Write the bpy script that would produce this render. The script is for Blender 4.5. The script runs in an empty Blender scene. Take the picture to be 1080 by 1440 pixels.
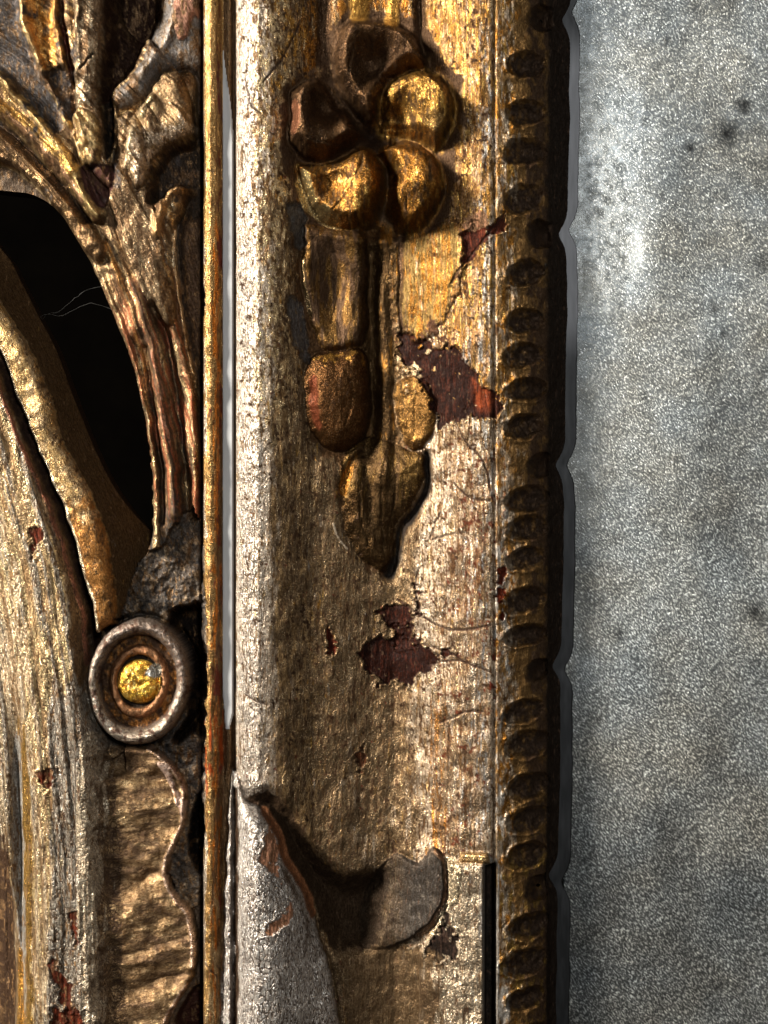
import bpy, math, random
import numpy as np
from mathutils import Vector
random.seed(7)

# ---------------------------------------------------------------- scale: one unit of drawing = 0.15 mm
S = 0.00015
ZC = 1.50                      # height of the view centre above the floor (m)
CAMD = 0.45                    # camera to moulding crest (m)
HREF = 60.0

sc = bpy.context.scene
# ---------------------------------------------------------------- camera
cam_d = bpy.data.cameras.new('camera')
cam = bpy.data.objects.new('camera', cam_d)
sc.collection.objects.link(cam)
cam.location = (0, -(HREF * S + CAMD), ZC)
cam.rotation_euler = (math.radians(90), 0, 0)
cam_d.sensor_fit = 'HORIZONTAL'
cam_d.sensor_width = 36
cam_d.lens = 36 * CAMD / (1080 * S)
cam_d.clip_start = 0.01
cam_d.clip_end = 50
sc.camera = cam

# ---------------------------------------------------------------- dim room and lamps
w = bpy.data.worlds.new('World'); sc.world = w; w.use_nodes = True
w.node_tree.nodes['Background'].inputs[0].default_value = (1.0, 0.95, 0.88, 1)
w.node_tree.nodes['Background'].inputs[1].default_value = 0.075

def lamp(name, loc, target, size, sizey, power, col):
    l = bpy.data.lights.new(name, 'AREA'); l.shape = 'RECTANGLE'
    l.size = size; l.size_y = sizey; l.energy = power; l.color = col
    o = bpy.data.objects.new(name, l); sc.collection.objects.link(o)
    o.location = loc
    o.rotation_euler = (Vector(target) - Vector(loc)).to_track_quat('-Z', 'Y').to_euler()
    return o
lamp('window_light', (-1.42, -0.72, ZC + 0.72), (0, 0, ZC + 0.01), 0.30, 0.44, 96, (1.0, 0.95, 0.87))
lamp('mirror_glow_lamp', (0.16, -0.95, ZC + 0.27), (0.03, 0, ZC), 0.06, 0.20, 2.4, (0.93, 0.97, 1.0))  # added lamp near the camera, placed to put a glow in the mirror
sc.view_settings.view_transform = 'Standard'
sc.view_settings.look = 'None'
sc.view_settings.exposure = 0.12
sc.view_settings.gamma = 1.0

# ---------------------------------------------------------------- numeric helpers
RT = np.random.RandomState(11).rand(256, 256).astype(np.float32)
def vnoise(x, y, seed=0):
    x = x + seed * 17.37; y = y + seed * 9.71
    xi = np.floor(x).astype(np.int32); yi = np.floor(y).astype(np.int32)
    fx = x - xi; fy = y - yi
    fx = fx * fx * (3 - 2 * fx); fy = fy * fy * (3 - 2 * fy)
    a = RT[yi & 255, xi & 255]; b = RT[yi & 255, (xi + 1) & 255]
    c = RT[(yi + 1) & 255, xi & 255]; d = RT[(yi + 1) & 255, (xi + 1) & 255]
    return (a * (1 - fx) + b * fx) * (1 - fy) + (c * (1 - fx) + d * fx) * fy
def fbm(x, y, seed=0, o=4, g=0.5):
    s = 0; a = 1.0; t = 0
    for i in range(o):
        s = s + a * vnoise(x, y, seed + i * 3.1); t += a
        x = x * 2.03; y = y * 2.03; a *= g
    return s / t                                        # 0..1, mean .5
def sstep(a, b, v):
    t = np.clip((v - a) / (b - a), 0, 1)
    return t * t * (3 - 2 * t)
def smooth_pts(pts, closed=False, n=4):
    P = np.array(pts, float); m = len(P); out = []
    rng = range(m if closed else m - 1)
    for i in rng:
        if closed:
            p0, p1, p2, p3 = P[(i - 1) % m], P[i], P[(i + 1) % m], P[(i + 2) % m]
        else:
            p0, p1, p2, p3 = P[max(i - 1, 0)], P[i], P[i + 1], P[min(i + 2, m - 1)]
        for k in range(n):
            t = k / n
            out.append(0.5 * ((2 * p1) + (-p0 + p2) * t + (2 * p0 - 5 * p1 + 4 * p2 - p3) * t * t
                              + (-p0 + 3 * p1 - 3 * p2 + p3) * t ** 3))
    if not closed: out.append(P[-1])
    return np.array(out)

# ---------------------------------------------------------------- grid of the carved relief
def axis(lo, a, b, hi, fine, coarse):
    return np.concatenate([np.arange(lo, a, coarse), np.arange(a, b, fine), np.linspace(b, hi, max(2, int((hi - b) / coarse)))])
xs = np.concatenate([np.arange(-220, -8, 5.0), np.arange(-8, 800.01, 1.38)])
xs[-1] = 800
ys = axis(-200, -10, 1452, 1640, 1.38, 5.0)
X, Y = np.meshgrid(xs, ys)
X = X.astype(np.float32); Y = Y.astype(np.float32)
NY, NX = X.shape
def win(x0, x1, y0, y1):
    i0, i1 = np.searchsorted(xs, [x0, x1]); j0, j1 = np.searchsorted(ys, [y0, y1])
    return slice(max(j0, 0), min(j1 + 1, NY)), slice(max(i0, 0), min(i1 + 1, NX))
WPX = ((fbm(X / 26, Y / 26, 601, 4) - 0.5) * 9).astype(np.float32); WPY = ((fbm(X / 26, Y / 26, 602, 4) - 0.5) * 9).astype(np.float32)
def pdist(pts, x, y, closed=False):
    """distance, arc parameter 0..1 and signed side of a polyline"""
    P = pts; m = len(P)
    segs = [(P[i], P[(i + 1) % m]) for i in range(m if closed else m - 1)]
    L = [np.hypot(*(b - a)) for a, b in segs]; tot = sum(L); acc = 0
    best = np.full(x.shape, 1e9, np.float32); T = np.zeros_like(best); SD = np.zeros_like(best)
    for (a, b), l in zip(segs, L):
        dx, dy = b - a; l2 = max(l * l, 1e-6)
        t = np.clip(((x - a[0]) * dx + (y - a[1]) * dy) / l2, 0, 1)
        ex = x - a[0] - t * dx; ey = y - a[1] - t * dy
        d = ex * ex + ey * ey
        mk = d < best
        best = np.where(mk, d, best); T = np.where(mk, (acc + t * l) / tot, T)
        SD = np.where(mk, np.sign(dx * ey - dy * ex), SD)
        acc += l
    return np.sqrt(best), T, SD
def psdf(pts, x, y):
    """signed distance, positive inside"""
    P = pts; m = len(P)
    d, _, _ = pdist(P, x, y, True)
    ins = np.zeros(x.shape, bool)
    for i in range(m):
        x0, y0 = P[i]; x1, y1 = P[(i + 1) % m]
        if y0 == y1: continue
        c = ((y0 > y) != (y1 > y)) & (x < (x1 - x0) * (y - y0) / (y1 - y0) + x0)
        ins ^= c
    return np.where(ins, d, -d)
def poly(pts, pad=30, smooth=True, wob=0.0, seed=0):
    P = smooth_pts(pts, True) if smooth else np.array(pts, float)
    W = win(P[:, 0].min() - pad, P[:, 0].max() + pad, P[:, 1].min() - pad, P[:, 1].max() + pad)
    x, y = X[W] + (WPX[W] if smooth or wob > 2 else 0), Y[W] + (WPY[W] if smooth or wob > 2 else 0)
    s = psdf(P, x, y)
    if wob: s = s + wob * (fbm(x / 9, y / 9, seed, 3) - 0.5) * 2
    return W, s
def line(pts, pad, smooth=True):
    P = smooth_pts(pts, False) if smooth else np.array(pts, float)
    W = win(P[:, 0].min() - pad, P[:, 0].max() + pad, P[:, 1].min() - pad, P[:, 1].max() + pad)
    d, t, sd = pdist(P, X[W] + WPX[W] * .8, Y[W] + WPY[W] * .8)
    return W, d, t, sd

H = np.zeros_like(X)
LAB = np.zeros(X.shape, np.int32)
COL = np.zeros(X.shape + (3,), np.float32)
MET = np.full(X.shape, 0.95, np.float32)
RGH = np.full(X.shape, 0.38, np.float32)
CRK = np.zeros_like(X)
ANG = np.zeros_like(X)                                # direction of the tooling / brush streaks

# palette (base colours of metals, bole, dirt)
SILVER = (0.56, 0.49, 0.40); PALE = (0.74, 0.68, 0.60); CHAMP = (0.50, 0.38, 0.23); GOLD = (0.48, 0.265, 0.062)
AMBER = (0.33, 0.15, 0.03); ORANGE = (0.62, 0.20, 0.03); BROWN = (0.20, 0.125, 0.065); UMBER = (0.085, 0.05, 0.028)
DARK = (0.022, 0.018, 0.015); BOLE = (0.15, 0.035, 0.02); TERRA = (0.42, 0.17, 0.09); SLATE = (0.20, 0.20, 0.20)
GREY = (0.36, 0.34, 0.31); TAN = (0.42, 0.30, 0.16); OLIVE = (0.28, 0.175, 0.05); BLUE = (0.40, 0.43, 0.45); ROSE = (0.36, 0.20, 0.15)
def paint(W, m, col, met=None, rgh=None, crk=None):
    m = np.clip(m, 0, 1).astype(np.float32)
    COL[W] = COL[W] * (1 - m[..., None]) + np.array(col, np.float32) * m[..., None]
    if met is not None: MET[W] = MET[W] * (1 - m) + met * m
    if rgh is not None: RGH[W] = RGH[W] * (1 - m) + rgh * m
    if crk is not None: CRK[W] = CRK[W] * (1 - m) + crk * m
def blot(W, m, col, sx, sy, seed, thr=0.5, soft=0.05, met=None, rgh=None, crk=None, o=4):
    """patchy coverage: mask m raises the chance, noise decides the ragged outline"""
    n = fbm(X[W] / sx, Y[W] / sy, seed, o, 0.6)
    paint(W, sstep(thr - soft, thr + soft, n - 0.5 + m), col, met, rgh, crk)
ALL = (slice(None), slice(None))

# part labels -----------------------------------------------------
NAMES = []
def L(name, parent=0, label=None, empty=False):
    NAMES.append((name, parent, label)); return len(NAMES)
# parent: 0 = the frame itself, n = that part
L_MOULD = L('moulding'); L_RAIL = L('inner_rail'); L_FILL = L('filler_strip', 0, 'smooth pale grey filler strip in the groove')
L_EDGE = L('gouged_edge'); L_REFLECTED_LIP = L('reflected_lip')  # dark lip stands in for the frame edge's reflection in the glass
L_CARV = L('carved_panel'); L_WALL = L('opening_wall'); L_STEM = L('acanthus_stem'); L_LEAF = L('acanthus_leaf')
L_SCROLL = L('scroll_body'); L_BAND = L('scroll_edge', L_SCROLL); L_LOW = L('frilled_leaf')
L_RING = L('roundel'); L_DISH = L('dish', L_RING); L_RING2 = L('inner_ring', L_RING); L_BOSS = L('boss', L_RING, 'bright gold boss in the middle of the ring')
L_FLOW = L('flower'); L_PET = [L('petal', L_FLOW) for i in range(5)]
L_DROP = L('leaf_drop'); L_PODA = L('husk', L_DROP); L_PODB = L('husk', L_DROP, 'rounded husk with a red highlight painted on its left side'); L_PANR = L('leaf_blade', L_DROP); L_LOBR = L('leaf_lobe', L_DROP)
L_TONG = L('leaf_tip', L_DROP); L_RIB = L('rib', L_DROP)
L_SCL = L('leaf_scroll', 0, 'silvered leaf scroll with flaked patches'); L_CUP = L('scroll_cup'); L_BLOCK = L('fillet_block')
L_CURL = L('leaf_curl', L_LEAF); L_GSTEM = L('leaf_lobe', L_LEAF, 'dull grey leaf lobe')

# ================================================================ main moulding profile (x only, dead straight)
px_ = [-300, 281, 284, 286, 290, 296, 304, 309, 312, 314, 317, 321, 325, 329.5, 331, 335, 341, 350, 363, 380, 402, 440, 480, 520, 555, 590, 620, 650, 675, 689, 693, 696, 699, 708, 725, 742, 757, 768, 778, 788, 800]
ph_ = [15, 15, 40, 66, 75, 78, 75, 68, 62, 60, 62, 63, 62, 50, 60, 70, 80, 88, 92, 89, 79, 60, 53, 42, 40, 52, 66, 78, 84, 85, 83.5, 80.5, 82.5, 80, 74, 66, 54, 42, 33, 26, 20]
xf = np.arange(-300, 801, 0.5)
pf = np.interp(xf, px_, ph_)
k = np.hanning(7); k /= k.sum()
pf = np.convolve(np.pad(pf, 3, mode='edge'), k, 'valid')
HB = np.interp(xs, xf, pf).astype(np.float32)
H[:] = HB[None, :]
# gentle hand-made waviness
H[:] = H + ((fbm(X / 30, Y / 30, 7, 3) - 0.5) * 5) * (X > 284)
wv = (fbm(X / 60, Y / 190, 5, 3) - 0.5) * 5 + (fbm(X / 12, Y / 40, 6, 3) - 0.5) * 2.2
H += wv * sstep(284, 300, X)
LAB[:] = L_MOULD
LAB[(X < 312)] = L_RAIL
LAB[(X < 283.5)] = L_CARV
LAB[(X > 697)] = L_EDGE
LAB[(X > 779)] = L_REFLECTED_LIP

# ---- colours of the moulding: silver leaf toned gold, worn in vertical streaks
M = win(311, 810, -300, 1700)
x, y = X[M], Y[M]
COL[M] = SILVER
def gx(c, wd, xx=None):
    xx = x if xx is None else xx
    return np.exp(-((xx - c) / wd) ** 2)
def gy(c, wd): return np.exp(-((y - c) / wd) ** 2)
paint(M, gx(348, 26), PALE, 0.95, 0.38, 0.8)  # pale crest paints in part of the roll's highlight
blot(M, 0.66 * sstep(368, 400, x) * sstep(605, 565, x), (0.23, 0.17, 0.105), 14, 60, 21, 0.36, 0.16, 0.9, 0.36)
blot(M, 0.24 * sstep(372, 395, x) * sstep(470, 430, x), TAN, 5, 22, 22, 0.30, 0.10, 0.85, 0.36)
blot(M, 0.55 * gx(650, 75) * sstep(620, 540, y), GOLD, 10, 45, 23, 0.42, 0.12, 0.92, 0.33)
blot(M, 0.60 * gx(620, 20) * sstep(940, 1030, y), AMBER, 4, 50, 24, 0.42, 0.08, 0.9, 0.3)
blot(M, 0.45 * sstep(400, 430, x) * sstep(570, 500, y) * sstep(700, 660, x), AMBER, 11, 40, 25, 0.40, 0.10, 0.9, 0.34)
blot(M, 0.30 * sstep(372, 384, x) * sstep(440, 420, x) * sstep(420, 100, y), GOLD, 7, 22, 26, 0.33, 0.08, 0.9, 0.34)
blot(M, 0.50 * sstep(560, 700, y) * gx(640, 50), SILVER, 9, 50, 28, 0.36, 0.1, 0.9, 0.34, 0.5)
blot(M, 0.36 * gx(675, 26), BLUE, 8, 40, 29, 0.36, 0.08, 0.85, 0.38, 0.4)
# worn-through bole specks and vertical scratches
blot(M, 0.22 * gx(672, 40) * (gy(860, 170) + gy(700, 90)), BOLE, 7, 9, 31, 0.30, 0.02, 0.2, 0.5)
blot(M, 0.10 + 0.12 * gx(640, 60), BROWN, 1.6, 22, 33, 0.30, 0.04, 0.6, 0.5)
blot(M, 0.12 * sstep(370, 400, x), UMBER, 3.0, 12, 34, 0.27, 0.03, 0.4, 0.5)
blot(M, 0.20 * sstep(640, 560, y) * sstep(560, 600, x), OLIVE, 3, 30, 35, 0.30, 0.05, 0.8, 0.4)
blot(M, 0.10 + 0.14 * gx(645, 55) + 0.06 * gx(350, 30), (0.13, 0.08, 0.045), 2.2, 5, 36, 0.36, 0.03, 0.6, 0.45, o=3)
blot(M, 0.12 + 0.10 * gx(645, 50), CHAMP, 2.0, 24, 37, 0.34, 0.03, 0.95, 0.3)
blot(M, 0.34 * gx(618, 30) * sstep(920, 1010, y) * sstep(1215, 1190, y), (0.46, 0.22, 0.06), 2.0, 60, 38, 0.42, 0.06, 0.95, 0.3)
blot(M, 0.42 * gx(370, 26) * sstep(620, 300, y), BROWN, 9, 26, 39, 0.44, 0.06, 0.85, 0.38)
blot(M, 0.30 * gx(660, 22) * sstep(200, 20, y), (0.80, 0.52, 0.12), 4, 60, 391, 0.36, 0.06, 0.95, 0.3)
blot(M, 0.16 * sstep(365, 380, x) * sstep(410, 395, x), (0.24, 0.17, 0.10), 5, 24, 392, 0.42, 0.10, 0.9, 0.36)
blot(M, 0.34 * sstep(395, 430, x) * sstep(420, 300, y), (0.20, 0.12, 0.05), 7, 24, 393, 0.44, 0.08, 0.85, 0.36)
blot(M, 0.22 * gx(640, 50), (0.26, 0.17, 0.10), 3, 40, 394, 0.40, 0.07, 0.85, 0.36)
blot(M, 0.40 * gx(650, 48) * (0.6 + 0.4 * sstep(700, 400, y)), (0.34, 0.23, 0.13), 4, 50, 395, 0.44, 0.12, 0.92, 0.35)
blot(M, 0.30 * gx(640, 60) * sstep(420, 300, y), (0.30, 0.17, 0.05), 3, 36, 396, 0.40, 0.08, 0.92, 0.35)
blot(M, 0.42 * gx(655, 52) * sstep(560, 620, y), (0.30, 0.225, 0.15), 3, 34, 397, 0.42, 0.14, 0.92, 0.36)
blot(M, 0.34 * sstep(345, 360, x) * sstep(425, 395, x) * sstep(700, 560, y), (0.62, 0.50, 0.30), 4, 9, 398, 0.40, 0.05, 0.95, 0.33)
blot(M, 0.26 * sstep(345, 360, x) * sstep(470, 400, x) * sstep(900, 560, y), (0.14, 0.085, 0.04), 5, 12, 399, 0.40, 0.04, 0.8, 0.4)
blot(M, 0.32 * gx(640, 60) * sstep(500, 440, y), (0.20, 0.11, 0.04), 9, 26, 3991, 0.40, 0.06, 0.85, 0.38)
blot(M, 0.24 * gx(640, 60) * sstep(500, 440, y), (0.62, 0.42, 0.14), 2.5, 18, 3992, 0.36, 0.05, 0.95, 0.32)
rb_ = gx(650, 45) * sstep(540, 620, y)
blot(M, 0.20 * rb_, (0.13, 0.04, 0.02), 9, 8, 3993, 0.36, 0.03, 0.3, 0.45)
blot(M, 0.24 * rb_, (0.15, 0.085, 0.045), 4.5, 30, 3994, 0.38, 0.04, 0.8, 0.4)
blot(M, 0.26 * rb_, (0.66, 0.58, 0.48), 4.0, 46, 3995, 0.38, 0.04, 0.95, 0.3)
blot(M, 0.20 * gx(640, 60) * sstep(520, 440, y) + 0.1 * sstep(360, 380, x) * sstep(470, 420, x), (0.07, 0.035, 0.018), 5, 12, 3996, 0.37, 0.03, 0.5, 0.42)
blot(M, 0.12 * sstep(332, 340, x) * sstep(700, 690, x), (0.06, 0.035, 0.02), 6, 8, 3997, 0.33, 0.02, 0.4, 0.45)
H[M] += (fbm(x / 3.4, y / 160, 3998, 3) - 0.5) * 1.3 * sstep(545, 600, x) * sstep(694, 688, x)
H[M] += (fbm(x / 6, y / 60, 3999, 3) - 0.5) * 0.9 * sstep(365, 400, x) * sstep(600, 545, x)
COL[M] *= (1 - 0.20 * sstep(380, 410, x) * sstep(612, 580, x))[..., None]  # cove painted darker to deepen its shade
COL[M] *= (1 - sstep(356, 385, x)[..., None] * np.array((0.02, 0.08, 0.15), np.float32))
# the gouged outer band: brown over gold, with shade painted in toward the mirror
E = win(697, 800, -300, 1700)
x, y = X[E], Y[E]
blot(E, 0.45 + 0.45 * sstep(712, 745, x), (0.25, 0.145, 0.055), 8, 22, 41, 0.50, 0.14, 0.8, 0.38)
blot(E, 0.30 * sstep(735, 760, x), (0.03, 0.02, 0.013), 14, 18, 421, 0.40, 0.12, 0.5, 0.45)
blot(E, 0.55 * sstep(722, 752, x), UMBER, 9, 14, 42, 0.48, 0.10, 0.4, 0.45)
blot(E, 0.22 * sstep(745, 715, x) + 0.05, AMBER, 6, 16, 43, 0.40, 0.06, 0.85, 0.36)
blot(E, 0.30 * gy(1260, 130) + 0.2 * gy(1420, 60), OLIVE, 7, 14, 44, 0.40, 0.06, 0.85, 0.36)
blot(E, 0.30 * gx(705, 12, x) * sstep(640, 720, y), GREY, 9, 30, 45, 0.38, 0.05, 0.6, 0.45)
paint(E, sstep(764, 774, x + 5 * (fbm(x / 9, y / 16, 46) - 0.5)), (0.018, 0.012, 0.008), 0.0, 0.5)  # black paint for the edge's shade and its reflection in the mirror

# groove between rail and moulding: thin brown bead and the filler strip
G = win(311, 331, -300, 1700)
x, y = X[G], Y[G]
COL[G] = BROWN
blot(G, 0.1, SILVER, 4, 20, 51, 0.52, 0.06); blot(G, 0.1, AMBER, 4, 30, 52, 0.58, 0.04)
xl = 312.5 + np.clip((180 - y) / 110, 0, 1) * 0 + 4.0 * sstep(960, 1025, y)
xr = 313 + 15.2 * sstep(60, 205, y) ** 0.8 - 6 * sstep(1000, 1025, y)
fs = np.minimum(np.minimum(x - xl, xr - x), np.minimum(y - 62, 1024 - y))
fm = sstep(-0.6, 0.8, fs)
H[G] = H[G] * (1 - fm) + (64 + 0.02 * (x - 320)) * fm
paint(G, fm, (0.4, 0.4, 0.4), 0, 0.5, 0.0)
LAB[G] = np.where(fs > 0, L_FILL, LAB[G])

# rail: gilt, orange and dark losses
R = win(283, 313, -300, 1700)
x, y = X[R], Y[R]
COL[R] = (0.42, 0.26, 0.10); MET[R] = 0.9; RGH[R] = 0.33
blot(R, 0.45 * gx(287.5, 4.5, x), SILVER, 4, 26, 61, 0.46, 0.08)
blot(R, 0.50 * gx(305, 9, x) * sstep(160, 420, y), ORANGE, 4, 44, 62, 0.40, 0.07)
blot(R, 0.30 * sstep(520, 760, y) + 0.2 * sstep(300, 308, x), BROWN, 3, 60, 63, 0.46, 0.05, 0.7)
blot(R, 0.25 * gx(309, 4, x), BOLE, 4, 30, 64, 0.34, 0.03, 0.2)
blot(R, 0.55 * gy(965, 26) * sstep(292, 300, x) + 0.35 * gy(1075, 22), BOLE, 5, 12, 65, 0.40, 0.03, 0.2)
blot(R, 0.45 * (gy(1050, 60)), (0.35, 0.07, 0.015), 3, 50, 66, 0.40, 0.04, 0.5)
blot(R, 0.42 * gy(350, 45) * sstep(304, 309, x), BOLE, 5, 30, 67, 0.30, 0.03, 0.2)
blot(R, 0.16 + 0.14 * sstep(296, 302, x), (0.16, 0.08, 0.03), 2.2, 34, 681, 0.40, 0.06, 0.8, 0.4); blot(R, 0.12, (0.10, 0.04, 0.02), 3.5, 12, 682, 0.34, 0.03, 0.5, 0.4)
blot(R, 0.5 * sstep(1200, 1300, y), TAN, 4, 30, 68, 0.55, 0.1)

# ================================================================ outer band: gouges and notches
rs = np.random.RandomState(3)
SC = [22, 92, 160, 215, 282, 328, 385, 452, 500, 548, 600, 654, 703, 742, 786, 845, 893, 942, 1000, 1046, 1106, 1152, 1202, 1250, 1301, 1352, 1404]
SC = [-152, -100, -45] + SC + [1455, 1505, 1556, 1610]
NOTCH = [-290 + 0, 20, 325, 652, 938, 1236, 1530]
L_SCOOP = {}
for yc in SC:
    L_SCOOP[yc] = L('gouge', L_EDGE)
    deep = min(abs(yc - n) for n in NOTCH) < 16
    cx = (762 if deep else 741) + rs.uniform(-6, 5); rx = (24 if deep else 29) + rs.uniform(-3, 4); ry = (18 if deep else 18) + rs.uniform(-3, 2.5)
    W = win(690, 800, yc - 45, yc + 45)
    xx, yy = X[W], Y[W]
    yr = (yy - yc) + (xx - cx) * 0.12
    q = np.hypot((xx - cx) / rx, yr / ry) + 0.38 * (fbm(xx / 13, yy / 13, yc * 0.13, 3) - 0.5)
    dome = np.clip(1 - q ** 2.6, 0, 1) ** 0.5
    if deep:
        H[W] -= 20 * dome * sstep(735, 758, xx) * sstep(786, 766, xx)
    else:
        H[W] += (-14 + 4 * rs.rand()) * np.clip(1.1 - q ** 2, 0, 1) ** 0.8 + 1.5 * np.exp(-((q - 1.12) / 0.15) ** 2) + (fbm(xx / 6, yy / 7, yc * .3, 3) - .5) * 4 * (q < 1.3)
    blot(W, 0.8 * sstep(1.15, 0.7, q), (0.055, 0.036, 0.025), 5, 7, 70 + yc * 0.01, 0.60, 0.25, 0.55, 0.38)  # shade inside the gouge put into the colour
    LAB[W] = np.where((q < 1) & (xx < 779), L_SCOOP[yc], LAB[W])
W = win(697, 800, -300, 1700)
H[W] += (fbm(X[W] / 10, Y[W] / 12, 77, 4) - 0.5) * 5 * sstep(700, 715, X[W])

LPW = win(766, 801, -300, 1700); H[LPW] = np.maximum(H[LPW], 19)
# scalloped outer outline: warp of the last columns
def notch(yv, a):
    s = 0
    for n in NOTCH:
        yn = n + (-1 if n < 600 else 1)
        s = s + np.exp(-(np.abs((yv - yn) / 17.0)) ** 1.7)
    return -a * s
def lip_x(yv):
    return 803 - 0.0145 * yv + notch(yv, 12.5) + 2.2 * (fbm(yv / 40, yv * 0, 81, 3) - 0.5) * 2
LX = lip_x(ys).astype(np.float32)

# ================================================================ carving helpers
def dome(pts, amp, wdt, label, col=None, base=None, met=None, rgh=None, crk=None, wob=1.5, cont=3, power=0.5, abs_h=None, seed=1):
    W, s = poly(pts, wob=wob, seed=seed)
    t = np.clip(s / wdt, 0, 1)
    prof = (1 - (1 - t) ** 2) ** power
    b = H[W] if abs_h is None else abs_h
    H[W] = np.where(s > 0, b + amp * prof, H[W])
    # contact crease round it
    if cont: H[W] -= cont * np.exp(-((s + 2.5) / 3.0) ** 2) * (s <= 0)
    if label: LAB[W] = np.where(s > 0, label, LAB[W])
    if col is not None: paint(W, sstep(-1.0, 1.0, s), col, met, rgh, crk)
    return W, s
def ridge(pts, wdt, amp, col=None, label=None, taper=(1, 1), met=None, rgh=None, sharp=1.0, abs_h=None, crk=None):
    W, d, t, sd = line(pts, wdt * 2.5 + 4)
    ww = wdt * (taper[0] * (1 - t) + taper[1] * t)
    q = d / np.maximum(ww, 0.5)
    pr = np.exp(-q ** 2 * 1.2) if sharp == 1.0 else np.clip(1 - q ** 2, 0, 1) ** 0.5
    if abs_h is None: H[W] += amp * pr
    else: H[W] = np.maximum(H[W], (abs_h) * (q < 1) + amp * pr * (q < 1) - 999 * (q >= 1))
    if col is not None: paint(W, sstep(1.1, 0.6, q + 0.35 * (fbm(X[W] / 6, Y[W] / 9, 9) - 0.5)), col, met, rgh, crk)
    if label: LAB[W] = np.where(q < 1, label, LAB[W])
    return W, q, t, sd

# ================================================================ flower
PETALS = [
 ([(466,62),(480,34),(512,24),(552,28),(585,46),(602,78),(600,104),(578,100),(553,116),(536,150),(524,178),(508,170),(490,142),(470,108)], (528,92), 34, 10, 34),
 ([(405,205),(402,165),(408,128),(430,110),(455,113),(478,140),(503,170),(517,190),(502,203),(470,222),(435,226)], (462,152), 27, 10, 32),
 ([(413,232),(440,228),(475,222),(508,204),(522,206),(536,228),(542,262),(534,296),(512,318),(480,324),(452,312),(430,285)], (468,262), 24, 9, 16),
 ([(534,206),(566,196),(598,205),(622,232),(629,268),(616,300),(590,326),(560,322),(544,292),(549,250),(536,222)], (560,300), 14, 8, 8),
 ([(530,152),(545,116),(575,96),(610,98),(636,122),(647,160),(637,192),(616,216),(596,204),(565,192),(536,192),(522,180)], (554,170), 30, 12, 36),
]
# ground cut away round the flower
W, s = poly([(395,240),(392,160),(402,112),(440,96),(452,60),(480,22),(520,10),(580,20),(615,60),(622,88),(650,115),(660,165),(645,215),(642,280),(615,330),(560,345),(500,345),(440,330),(415,290)], 40)
H[W] -= 12 * sstep(4, 30, s)
blot(W, 0.62 * sstep(-10, 10, s), UMBER, 9, 14, 90, 0.45, 0.1, 0.4, 0.5)
W, s = dome([(500,205),(500,175),(520,160),(545,172),(548,200),(528,215)], 4, 10, L_FLOW, (0.04, 0.022, 0.012), met=0.3, cont=0, abs_h=38)
BASEF = 54
BALLS = [None, (425, 165, 22, 60, 12), (512, 262, 28, 40, 20), (584, 262, 34, 40, 20), (602, 150, 34, 40, 13)]
for i, (pts, dc, dr, rim, dep) in enumerate(PETALS):
    W, s = poly(pts, wob=1.2, seed=100 + i)
    xx, yy = X[W], Y[W]
    t = np.clip(s / 17.0, 0, 1)
    prof = (1 - (1 - t) ** 2) ** 0.6
    dc_ = np.hypot(xx - dc[0], yy - dc[1])
    rc = np.hypot(xx - 522, yy - 188)
    h = BASEF + 10 + 36 * sstep(0, 22, s) * (0.7 + 0.3 * np.clip(rc / 90, 0, 1)) - dep * 1.25 * np.exp(-(dc_ / dr) ** 2.2) - 14 * np.exp(-(rc / 26) ** 2)
    if BALLS[i]:
        bx, by, ba, bb, am = BALLS[i]
        h += am * np.exp(-((xx - bx) / ba) ** 2 - ((yy - by) / bb) ** 2) * t
    h += (fbm(xx / 14, yy / 18, 120 + i, 3) - 0.5) * 5 + 1.2 * np.sin((xx - dc[0]) / 5.0 + 3 * fbm(xx / 20, yy / 20, 125)) * t
    H[W] = H[W] + (h - H[W]) * sstep(-5, 13, s)
    LAB[W] = np.where(s > 0, L_PET[i], LAB[W])
    sm = sstep(-3, 3, s)
    c = [(0.12, 0.066, 0.03), (0.15, 0.085, 0.04), (0.27, 0.14, 0.038), (0.34, 0.16, 0.035), (0.20, 0.105, 0.032)][i]
    paint(W, sm, c, 0.95, 0.33)
    blot(W, 0.55 * sm - 0.1, [UMBER, UMBER, AMBER, AMBER, GOLD][i], 4, 14, 130 + i, 0.36, 0.16, 0.9, 0.32)
    blot(W, 0.42 * sm - 0.1, (0.10, 0.055, 0.025), 2.5, 12, 140 + i, 0.38, 0.10, 0.7, 0.38)
    blot(W, 0.35 * sm - 0.1, (0.80, 0.50, 0.14), 4, 14, 145 + i, 0.44, 0.06, 0.95, 0.30) if i > 1 else None
    paint(W, 0.6 * sm * np.exp(-((s - 1) / 4) ** 2), (0.05, 0.032, 0.02), 0.4, 0.45)  # crease shade painted along the petal edges
    if i in (0, 1):
        paint(W, 0.75 * np.exp(-(dc_ / (dr * 0.9)) ** 2) * (s > 0), (0.07, 0.04, 0.022), 0.7, 0.4)  # shade of the two deep dishes painted in
rc_ = np.hypot(X - 521, Y - 188)
H -= 16 * np.exp(-(rc_ / 15) ** 2)
paint(ALL, np.exp(-(rc_ / 17) ** 3), (0.025, 0.014, 0.008), 0.1, 0.5)  # shade in the flower's centre painted in
for pts in ([(524,176),(505,150),(492,110),(497,70)], [(505,192),(470,205),(435,200)], [(516,210),(498,262),(470,300)], [(540,215),(566,262),(572,312)], [(534,176),(570,178),(612,196)], [(536,170),(556,130),(598,112),(628,140)]):
    ridge(pts, 3.0, -3.0, None, taper=(1.2, .3))
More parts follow.
